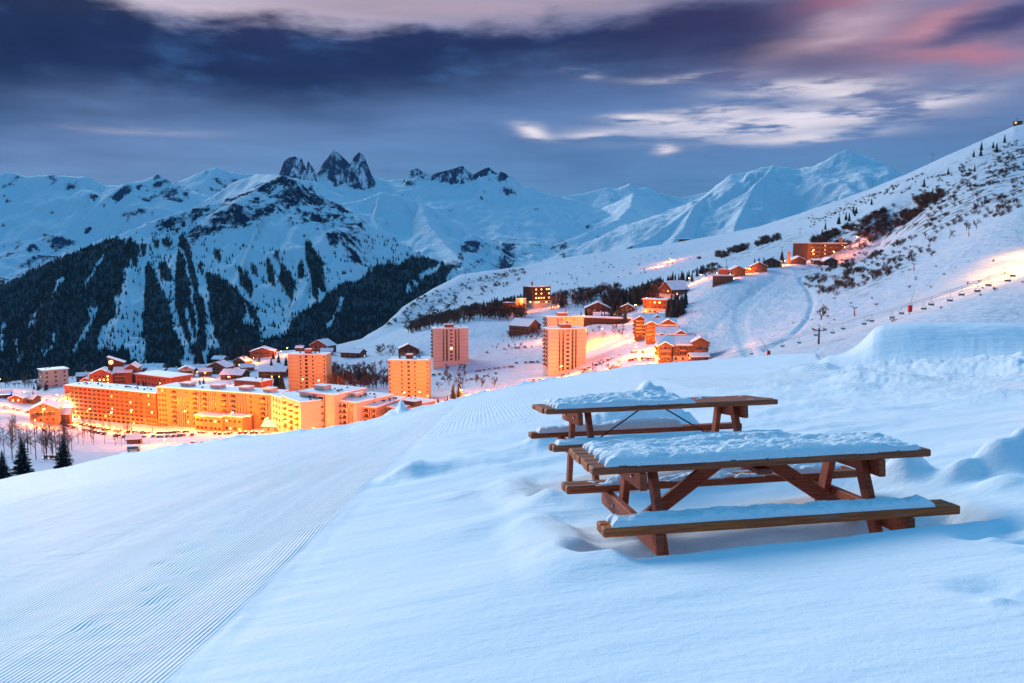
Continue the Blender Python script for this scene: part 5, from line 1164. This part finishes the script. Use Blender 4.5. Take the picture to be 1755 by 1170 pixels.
TREES = scatter(R4(-30, 735, 135, 800), 270, 430, 60, 8, 12, 'slim', 'in the left foreground wood')+scatter(R4(140, 740, 235, 765), 400, 480, 22, 7, 11, 'slim', 'before the parking') \
 + scatter(R4(562, 618, 668, 668), 600, 780, 150, 10, 15, 'tree', 'between the two orange towers')+scatter([(700, 548), (760, 530), (818, 520), (818, 550), (700, 572)], 950, 1250, 260, 14, 20, 'tree', 'on the shoulder left of the knoll') \
 + scatter(R4(822, 505, 900, 550), 860, 1080, 190, 13, 19, 'tree', 'on the wooded knoll')+scatter(R4(940, 495, 1062, 530), 860, 1080, 170, 13, 19, 'tree', 'behind the broad gabled chalet')+scatter(R4(1030, 480, 1130, 522), 760, 960, 160, 11, 17, 'tree', 'above the steep lit road') \
 + scatter(R4(870, 560, 925, 585), 740, 830, 22, 8, 12, 'tree', 'before the orange gable chalet')+scatter(R4(955, 625, 1062, 660), 430, 560, 30, 4, 8, 'tree', 'in red light below the pink tower')+scatter(R4(745, 630, 800, 668), 520, 700, 16, 7, 12, 'tree', 'below the pale tower') \
 + scatter(R4(815, 625, 850, 665), 520, 640, 8, 6, 9, 'tree', 'on the slope below the car parks')+scatter(R4(1000, 560, 1070, 580), 620, 700, 12, 6, 9, 'tree', 'along the upper bend') \
 + scatter(R4(645, 580, 680, 620), 760, 900, 14, 8, 12, 'tree', 'left of the lone gabled chalet')+scatter(R4(835, 575, 930, 600), 700, 800, 16, 3, 6, 'tree', 'around the upper car park')+scatter(R4(1210, 460, 1250, 480), 780, 900, 16, 6, 9, 'tree', 'behind the fir row') \
 + scatter(R4(380, 590, 440, 615), 880, 980, 26, 9, 13, 'tree', 'at the mountain foot')+scatter(R4(120, 630, 160, 660), 780, 930, 26, 9, 13, 'tree', 'at the mountain foot')+scatter(R4(-40, 640, 70, 665), 760, 930, 26, 8, 12, 'tree', 'at the mountain foot') \
 + scatter(R4(1385, 535, 1412, 556), 330, 480, 3, 8, 10, 'tree', 'alone above the chairlift pylon')+scatter(R4(1560, 380, 1680, 420), 480, 640, 8, 6, 9, 'tree', 'on the right hand piste edge')
SHRUBS = scatter([(1365, 455), (1440, 448), (1540, 418), (1570, 440), (1500, 490), (1440, 512), (1380, 500)], 470, 900, 190, 3.0, 7, 'shrub', 'on the snowy knoll below the balcony hotel', 16) \
 + scatter([(1470, 440), (1560, 405), (1620, 380), (1600, 440), (1500, 485)], 450, 800, 60, 2.5, 5, 'shrub', 'on the snowy knoll below the balcony hotel', 14) \
 + scatter([(1385, 415), (1480, 375), (1590, 330), (1640, 320), (1560, 380), (1480, 425), (1400, 420)], 750, 1300, 430, 5, 10, 'shrub', 'on the scrubby right hillside', 22) \
 + scatter([(1600, 345), (1760, 270), (1790, 300), (1740, 370), (1640, 385), (1560, 400)], 500, 1000, 150, 3, 6, 'shrub', 'on the scrubby right hillside', 20) \
 + scatter([(1540, 330), (1640, 285), (1760, 235), (1790, 260), (1720, 310), (1600, 350)], 700, 1150, 260, 2.5, 5, 'shrub', 'on the upper right hillside', 14) \
 + scatter([(1380, 375), (1440, 350), (1540, 315), (1600, 292), (1600, 305), (1500, 345), (1390, 390)], 900, 1500, 130, 3, 5, 'shrub', 'along the right hand ridge') \
 + scatter([(1190, 445), (1260, 425), (1330, 400), (1340, 410), (1290, 425), (1230, 445)], 1000, 1700, 190, 5, 10, 'shrub', 'on the bank behind the village', 14)+scatter([(1180, 470), (1230, 450), (1240, 470)], 900, 1200, 40, 5, 8, 'shrub', 'on the bank behind the village') \
 + scatter([(660, 560), (720, 510), (800, 480), (900, 460), (900, 480), (820, 510), (730, 550)], 1150, 2000, 330, 4, 8, 'shrub', 'dotting the shoulder above the valley', 12)+scatter([(900, 470), (1150, 430), (1200, 440), (1000, 500)], 1100, 2000, 50, 3, 5, 'shrub', 'on the far snow field') \
 + scatter(R4(960, 632, 1060, 660), 430, 520, 30, 1.5, 3, 'shrub', 'in red light below the pink tower')+scatter(R4(1260, 440, 1755, 560), 230, 480, 30, 1, 2, 'shrub', 'along the piste edge')
def realize(lst, objname, cat, lab, stuffname, stufflab, limit=296):
    lst = sorted(lst, key=lambda t: -t[1]/t[0].y)
    for g, h, k, w in lst[:limit]:
        o = bpy.data.objects.new(objname, random.choice(BARE[k])); COL.objects.link(o); o.location = g; s = h*random.uniform(.8, 1.3); o.scale = (s, s, h); o.rotation_euler.z = random.uniform(0, 6.28)
        tag(o, lab+' '+w, cat, cat+'s '+w)
    rest = lst[limit:]
    if rest:
        Vs = []; Qs = []; n = 0
        base = {k: [(np.array([v.co[:] for v in me.vertices]), np.array([p.vertices[:] for p in me.polygons])) for me in v] for k, v in BARE.items()}
        for g, h, k, w in rest:
            v, q = random.choice(base[k]); a = random.uniform(0, 6.28); c, s = math.cos(a), math.sin(a)
            x = (v[:, 0]*c-v[:, 1]*s)*h*1.2+g.x; y = (v[:, 0]*s+v[:, 1]*c)*h*1.2+g.y; z = v[:, 2]*h+g.z
            # twigs a little thicker far away is not needed: real sizes
            Vs.append(np.stack([x, y, z], 1)); Qs.append(q+n); n += len(v)
        me = npmesh(stuffname, np.concatenate(Vs), np.concatenate(Qs), M['twig'], False); tag(link(stuffname, me), stufflab, cat, kind='stuff')
realize(TREES, 'bare_tree', 'bare tree', 'leafless tree standing', 'bare_wood', 'mass of small leafless trees further up the village slopes')
realize(SHRUBS, 'shrub', 'shrub', 'leafless dark shrub growing', 'shrub_thicket', 'scattered low leafless shrubs on the snowy hillside')

# ------------------------------------------------------------------ chairlift, snow guns, far lift pylons
def lerp_tab(x, tab): return float(np.interp(x, [t[0] for t in tab], [t[1] for t in tab]))
LY = [(1270, 262), (1400, 240), (1500, 205), (1600, 180), (1755, 165), (1900, 160)]
def pylon():
    Y = lerp_tab(1402, LY); g = on(1403, Y); z1 = P(1402, 562, Y).z; root = empty('chairlift_pylon', (g.x, g.y, g.z-1)); H = z1-g.z+1
    tag(root, 'grey steel chairlift pylon with wheel arms behind the snow crest', 'lift pylon')
    m = MB(); m.tube((0, 0, 0), (0, 0, H), .32, .24, 10); m.build('mast', M['metal_grey'], root)
    m = MB(); m.box(-1.7, 1.7, -.12, .12, H-.75, H-.5); m.build('crossarm', M['metal_dark'], root)
    for s in (-1, 1):
        m = MB(); m.bar((s*1.6, -1.5, H-.55), (s*1.6, 1.5, H-.35), .12, .14); w = m.build('wheel_beam', M['metal_dark'], root)
        for k in (-1.2, -.4, .4, 1.2): m = MB(); m.tube((s*1.6-.08, k, H-.25+k*.06), (s*1.6+.08, k, H-.25+k*.06), .17, .17, 10); m.build('wheel', M['metal_dark'], w)
    m = MB(); m.bar((0, 0, H), (-.2, 0, H+1.1), .12, .12); m.bar((-.5, 0, H+.9), (.7, 0, H+.5), .1, .1); m.bar((.7, 0, H+.5), (.7, 0, H-.4), .1, .1); m.build('service_frame', M['metal_dark'], root)
    return root
pylon()
CH = [(1288, 607), (1341, 594), (1370, 588), (1398, 575), (1427, 571), (1445, 564), (1481, 556), (1494, 551), (1529, 545), (1545, 538), (1583, 530), (1596, 523), (1628, 516), (1648, 506), (1675, 500), (1694, 490), (1727, 482), (1736, 474)]
def chair_proto():
    root = empty('lift_chair', (0, 0, 0))
    m = MB(); m.tube((0, 0, 2.15), (0, 0, .9), .035, .035, 5); m.tube((0, 0, .9), (-.62, .12, .75), .03, .03, 5); m.tube((0, 0, .9), (.62, .12, .75), .03, .03, 5); m.tube((-.62, .12, .75), (-.62, 0, .05), .03, .03, 5); m.tube((.62, .12, .75), (.62, 0, .05), .03, .03, 5); m.build('hanger', M['metal_dark'], root)
    m = MB(); m.box(-.62, .62, -.30, .22, -.05, .05); m.build('seat', M['dark'], root)
    m = MB(); m.box(-.62, .62, .19, .26, .08, .42); m.build('backrest', M['dark'], root)
    m = MB(); m.box(-.56, .56, -.26, .16, .053, .14); m.build('snow_layer', M['snow_roof'], root)
    return root
cp_ = chair_proto(); ends = {0: [], 1: []}
for i, (px, py) in enumerate(CH):
    Y = lerp_tab(px, LY)-(4 if i % 2 else 0); o = cp_ if i == 0 else copy_tree(cp_); p = P(px, py, Y); o.location = p; o.scale = (.85, .85, .85); o.rotation_euler.z = -.35
    n = ['at the low left end of the line', 'second from the left end', 'just left of the pylon', 'hanging under the pylon arm', 'first right of the pylon', 'second right of the pylon', 'half sunk behind the snow lip', 'just above the snow lip'] + ['']*12
    pos = n[i] or 'number %s from the right picture edge' % ['one', 'two', 'three', 'four', 'five', 'six', 'seven', 'eight', 'nine', 'ten'][len(CH)-1-i]
    tag(o, 'empty lift chair '+pos.replace('number one', 'nearest one'), 'lift chair', 'empty chairs of the chairlift'); ends[i % 2].append(p+Vector((0, 0, 1.83)))
for k in (0, 1):
    pts = ends[k]; d0 = (pts[0]-pts[1]).normalized(); d1 = (pts[-1]-pts[-2]).normalized(); pts = [pts[0]+d0*25]+pts+[pts[-1]+d1*60]
    m = MB()
    for a, b in zip(pts[:-1], pts[1:]): m.tube(a, b, .035, .035, 4)
    tag(m.build('lift_cable', M['metal_dark']), ('upper' if k else 'lower')+' haul rope of the chairlift running up to the right', 'cable')
def gun(px, Y, h, lab, style):
    g = on(px, Y); r = empty('snow_gun', g); tag(r, lab, 'snow gun')
    if style == 'lance':
        m = MB(); m.box(-.5, .5, -.4, .4, -.1, 1.3); m.build('red_padding', M['red_paint'], r); m = MB(); m.tube((0, 0, 1.2), (-2.6*h/5, 0, h), .07, .05, 6); m.build('lance', M['metal_dark'], r)
    elif style == 'pad':
        m = MB(); m.box(-.55, .55, -.4, .4, .8, 2.8); m.build('red_padding', M['red_paint'], r); m = MB(); m.tube((0, 0, -.5), (0, 0, .8), .1, .1, 6); m.tube((0, 0, 2.8), (1.2, 0, h), .06, .04, 6); m.build('pole', M['metal_grey'], r)
    else:
        m = MB(); m.tube((.2, 0, -.4), (0, 0, 2.2), .32, .26, 8); m.build('red_padding', M['red_paint'], r); m = MB(); m.tube((0, 0, 2.2), (-.3, 0, h), .10, .10, 6); m.tube((-.3, 0, h*.8), (1.1, 0, h*1.0), .22, .14, 8); m.tube((-.3, 0, h), (-1.5, 0, h+.3), .2, .1, 8); m.build('nozzle', M['metal_dark'], r)
gun(1317, 262, 5.2, 'red snow lance leaning left beside the lower chairlift', 'lance'); gun(1464, 330, 3.6, 'red footed snow gun right of the two bare trees', 'gun'); gun(1559, 255, 8.0, 'red padded pole in the yellow streak of the piste', 'pad')
gun(1566, 440, 3.8, 'red footed snow gun below the shrubs on the right', 'gun'); gun(1660, 480, 5.2, 'forked red snow gun high on the right hillside', 'gun')
def tpole(px, py, Y, h, lab):
    g = on(px, Y); r = empty('lift_pylon', g); tag(r, lab, 'lift pylon', 'small lift pylons on the hillside')
    m = MB(); m.tube((0, 0, -1), (0, 0, h), .28, .2, 6); m.build('mast', M['metal_grey'], r); m = MB(); m.box(-h*.28, h*.28, -.15, .15, h-.3, h+.1); m.build('crossarm', M['metal_dark'], r)
for px, py, Y, h, lab in [(1020, 441, 1700, 10, 'small lift pylon left above the floodlit streak'), (1097, 443, 1500, 11, 'small lift pylon just left of the floodlit streak'), (989, 479, 1300, 10, 'small lift pylon lowest on the far snow field'), (1371, 393, 1100, 9, 'T shaped lift pylon above the tall lit pillar'), (1259, 390, 1750, 10, 'lift pylon where piste meets the bright peaks'),
                          (1169, 418, 1900, 10, 'lift pylon by the tiny distant hut'), (1340, 434, 950, 7, 'low lift pylon behind the slope edge chalets'), (1245, 453, 950, 7, 'low lift pylon behind the brown shed'), (1598, 285, 1200, 11, 'lift pylon on the upper middle of the right ridge'), (1495, 329, 1350, 10, 'lift pylon on the lower part of the right ridge'), (1742, 217, 1120, 9, 'lift pylon under the mountain station'), (1586, 276, 1330, 8, 'tiny lift pylon on the skyline of the right ridge')]:
    tpole(px, py, Y, h, lab)

# ------------------------------------------------------------------ picnic tables
def plank_mesh(L, w, t, seed, jag=.004):
    r = random.Random(seed); b = MB(); n = 10; v = []
    for i in range(n+1):
        x = -L/2+L*i/n
        if i in (0, n): x += r.uniform(-.006, .006)
        for y, z in ((-w/2, -t), (w/2, -t), (w/2, 0), (-w/2, 0)): v.append((x, y+r.uniform(-.0012, .0012), z+r.uniform(-.0015, .0015)))
    f = [(3, 2, 1, 0)]
    for i in range(n):
        for k in range(4): a = i*4+k; c = i*4+(k+1) % 4; f.append((a, c, c+4, a+4))
    f.append(tuple(n*4+k for k in (0, 1, 2, 3)))
    mi = [1]+[0]*(4*n)+[1]
    b.add(v, f); b.mi = mi
    return b
def snow_layer(root, x0, x1, y0, y1, z, hfun, nx, ny):
    xs = np.linspace(x0, x1, nx); ys = np.linspace(y0, y1, ny); Xg, Yg = np.meshgrid(xs, ys); h = hfun(Xg, Yg)
    V = np.stack([Xg, Yg, z+np.maximum(h, -.006)], -1).reshape(-1, 3); Q = gridq(ny, nx); hq = h.ravel()[Q].max(1); Q = Q[hq > -.002]
    used = np.unique(Q); mp = np.zeros(len(V), int); mp[used] = np.arange(len(used))
    me = npmesh('snow_layer', V[used], mp[Q], M['snow_clump'], True); return link('snow_layer', me, root)
def picnic(idx, pose, label, rods):
    c, (yw, pt, rl) = pose
    R = Matrix.Rotation(yw, 4, 'Z') @ Matrix.Rotation(pt, 4, 'X') @ Matrix.Rotation(rl, 4, 'Y')
    root = empty('picnic_table', c); root.rotation_euler = R.to_euler(); tag(root, label, 'picnic table', 'wooden picnic tables in the snow')
    Mt = [M['t_plank'], M['t_end']]; L = 2.165; W = .75; n = 6; pw = W/n
    def part(name, b, mats, bw=.006):
        o = b.build(name, mats, root); bevel(o, bw); return o
    for i in range(n):
        b = plank_mesh(L+random.uniform(-.012, .012), pw-.010, .048, idx*20+i); o = part('top_plank', b, Mt, .012 if i in (0, n-1) else .005); o.location = (0, -W/2+pw*(i+.5), 0)
    for s in (-1, 1):
        for j in range(2):
            b = plank_mesh(L+.0+random.uniform(-.012, .012), .09, .055, idx*20+8+j+s); o = part('bench_plank', b, [M['t_ochre'] if s < 0 and idx == 0 else M['t_plank'], M['t_end']], .010); o.location = (0, s*(.657-.047-.096*j), -.29)
    for s in (-1, 1):
        x = s*.72; xo = x+s*.047
        b = MB(); b.bar((xo, -.36, -.105), (xo, .36, -.105), .045, .11); part('top_beam', b, M['t_wood'])
        b = MB(); b.bar((xo, -.66, -.405), (xo, .66, -.405), .045, .12); part('bench_beam', b, M['t_wood'])
        for q in (-1, 1):
            xl = x+(.06 if s < 0 and q < 0 else 0); b = MB(); b.bar((xl, q*.17, -.05), (xl, q*.50, -.86), .045, .095, up=(0, 1, 0)); part('leg', b, M['t_wood'])
            for (by, bz) in ((q*.19, -.10), (q*.32, -.405)):
                b = MB(); b.tube((xo+s*.022, by, bz), (xo+s*.034, by, bz), .012, .011, 8); b.build('bolt', M['t_bolt'], root)
    if not rods:
        b = MB(); b.bar((0, -.36, -.085), (0, .36, -.085), .09, .035); part('top_batten', b, M['t_wood'])
        for s in (-1, 1): b = MB(); b.bar((s*.69, 0, -.44), (s*.16, 0, -.075), .09, .045, up=(0, 1, 0)); part('diagonal_brace', b, M['t_wood'])
        b = MB(); b.bar((-.74, 0, -.405), (-.62, 0, -.455), .1, .04); part('brace_block', b, M['t_wood'])
    else:
        for s in (-1, 1): b = MB(); b.tube((s*.70, 0, -.43), (s*.10, 0, -.055), .007, .007, 6); b.build('metal_rod', M['metal_dark'], root)
    if idx == 0:
        def top(X, Y):
            e = np.minimum(np.minimum((X+.98+.04*fbm(Y*14, X*3, 3)), (1.03-X)), np.minimum((Y+.375-.012+.012*fbm(X*9, Y*9, 3)), .36-Y))
            h = .036+.026*fbm(X*4+3, Y*9, 4)+.015*fbm(X*13, Y*17, 3)+.008*np.clip(ridged(X*7, Y*9, 2), -.3, 1)+.010*fbm(X*2, Y*3, 2)
            h = h+.028*np.exp(-((Y+.27)/.09)**2)*(1-ss(X, .3, .9))+.012*ss(Y, .05, .3)*(1-ss(X, .3, .7))+.018*np.exp(-((Y+.27)/.07)**2)*fbm(X*14, Y*8, 3)
            h = h-.045*ss(X*.5+Y*1.1+.08*fbm(X*5, Y*9, 3), .52, .72)
            bare = ss(Y, .12, .22)*ss(fbm(X*5+7, Y*16, 3), .15, .4); h = h-.07*bare
            return np.minimum(h, np.sqrt(np.maximum(e, 0)*.045)+(e < 0)*-.01)-.001
        snow_layer(root, -1.07, 1.07, -.372, .372, .002, top, 300, 110)
        def bf(X, Y):
            e = np.minimum(np.minimum(X+1.02+.03*fbm(Y*20, X*3, 2), .93-X), np.minimum(Y+.645, -.468-Y)); h = .036+.026*fbm(X*6, Y*14, 4)+.018*fbm(X*15, Y*20, 2)
            h = h-.014*(np.abs(Y+.562) < .006)
            return np.minimum(h, np.sqrt(np.maximum(e, 0)*.05)-.01*(e < 0))-.001
        snow_layer(root, -1.06, 1.06, -.652, -.462, -.288, bf, 300, 34)
        def bb(X, Y):
            h = -.012+.05*fbm(X*4+8, Y*10, 4)+.02*fbm(X*15, Y*20, 3)+.06*np.exp(-((X+.55)/.16)**2)+.05*np.exp(-((X-.02)/.10)**2)+.04*np.exp(-((X-.62)/.2)**2)
            e = np.minimum(np.minimum(X+1.0, 1.0-X), np.minimum(Y-.468, .65-Y)); return np.minimum(h, np.sqrt(np.maximum(e, 0)*.05)-.01*(e < 0))
        snow_layer(root, -1.06, 1.06, .462, .652, -.288, bb, 240, 30)
    else:
        def top(X, Y):
            e = np.minimum(np.minimum(X+.97+.03*fbm(Y*14, X*3, 3), .98-X), np.minimum(Y+.365+.01*fbm(X*9, Y*9, 3), .37-Y))
            h = .045+.03*fbm(X*5+13, Y*9, 4)+.018*fbm(X*16, Y*22, 3)+.05*np.exp(-((X+.05)/.5)**2)*ss(Y, -.3, .1)
            h = h-.10*ss(X+.25*Y+.1*fbm(X*3, Y*7, 3), .12, .30)+.012*ss(X, .3, .4)*(fbm(X*3, Y*24, 3) > .05)*3.0
            return np.minimum(h, np.sqrt(np.maximum(e, 0)*.06)-.01*(e < 0))-.001
        snow_layer(root, -1.07, 1.07, -.372, .372, .002, top, 280, 100)
        def bb(X, Y):
            e = np.minimum(np.minimum(X+1.0, .45-X), np.minimum(Y-.468, .645-Y)); h = .05+.02*fbm(X*5, Y*14, 4)+.05*np.exp(-((X-.1)/.35)**2)+.014*fbm(X*20, Y*20, 2)
            return np.minimum(h, np.sqrt(np.maximum(e, 0)*.10)-.01*(e < 0))
        snow_layer(root, -1.06, 1.06, .462, .652, -.288, bb, 240, 30)
        def bf(X, Y):
            e = np.minimum(np.minimum(X+1.03, 1.0-X), np.minimum(Y+.645, -.468-Y)); h = .03+.02*fbm(X*5, Y*14, 4)
            return np.minimum(h, np.sqrt(np.maximum(e, 0)*.05)-.01*(e < 0))
        snow_layer(root, -1.06, 1.06, -.652, -.462, -.288, bf, 240, 30)
    return root
picnic(0, TAB[0], 'brown wooden picnic table nearest the camera with crusted snow on top and bench', False)
picnic(1, TAB[1], 'further wooden picnic table with thin metal rods, bare planks at its right end', True)

# ------------------------------------------------------------------ labels that single out the extremes of each crowd
def extremes():
    groups = {}
    for o in COL.objects:
        if o.parent is None and o.get('group') and o.name.split('.')[0] in ('bare_tree', 'shrub', 'conifer', 'parked_car'): groups.setdefault((o['group'], o['label']), []).append(o)
    bpy.context.view_layer.update()
    for (g, lab), os_ in groups.items():
        if len(os_) < 2: continue
        pxs = {o: proj(o.location.x, o.location.y, o.location.z)[0] for o in os_}
        def size(o): return o.scale.z
        order = sorted(os_, key=lambda o: pxs[o]); used = set()
        what = {'bare_tree': 'leafless tree', 'shrub': 'leafless shrub', 'conifer': 'dark conifer', 'parked_car': 'parked car'}[os_[0].name.split('.')[0]]
        tail = lab.split(' standing ')[-1].split(' growing ')[-1].split(' parked ')[-1]
        n = len(order)
        words = ['leftmost', 'second from left', 'third from left', 'fourth from left', 'fifth from left']; rw = ['rightmost', 'second from right', 'third from right', 'fourth from right', 'fifth from right']
        k = 5 if n > 11 else max(1, (n-1)//2)
        if n <= 10: k = (n+1)//2
        for i in range(min(k, n)):
            o = order[i]; used.add(o); o['label'] = '%s, %s of those %s' % (what, words[i], tail)
        for i in range(min(k, n-len(used))):
            o = order[-1-i]
            if o in used: continue
            used.add(o); o['label'] = '%s, %s of those %s' % (what, rw[i], tail)
        rest = [o for o in order if o not in used]
        if what != 'parked car' and len(rest) > 2:
            b = max(rest, key=size); b['label'] = 'tallest %s inside the group %s' % (what, tail); rest.remove(b)
            b = min(rest, key=size); b['label'] = 'smallest %s inside the group %s' % (what, tail)
extremes()
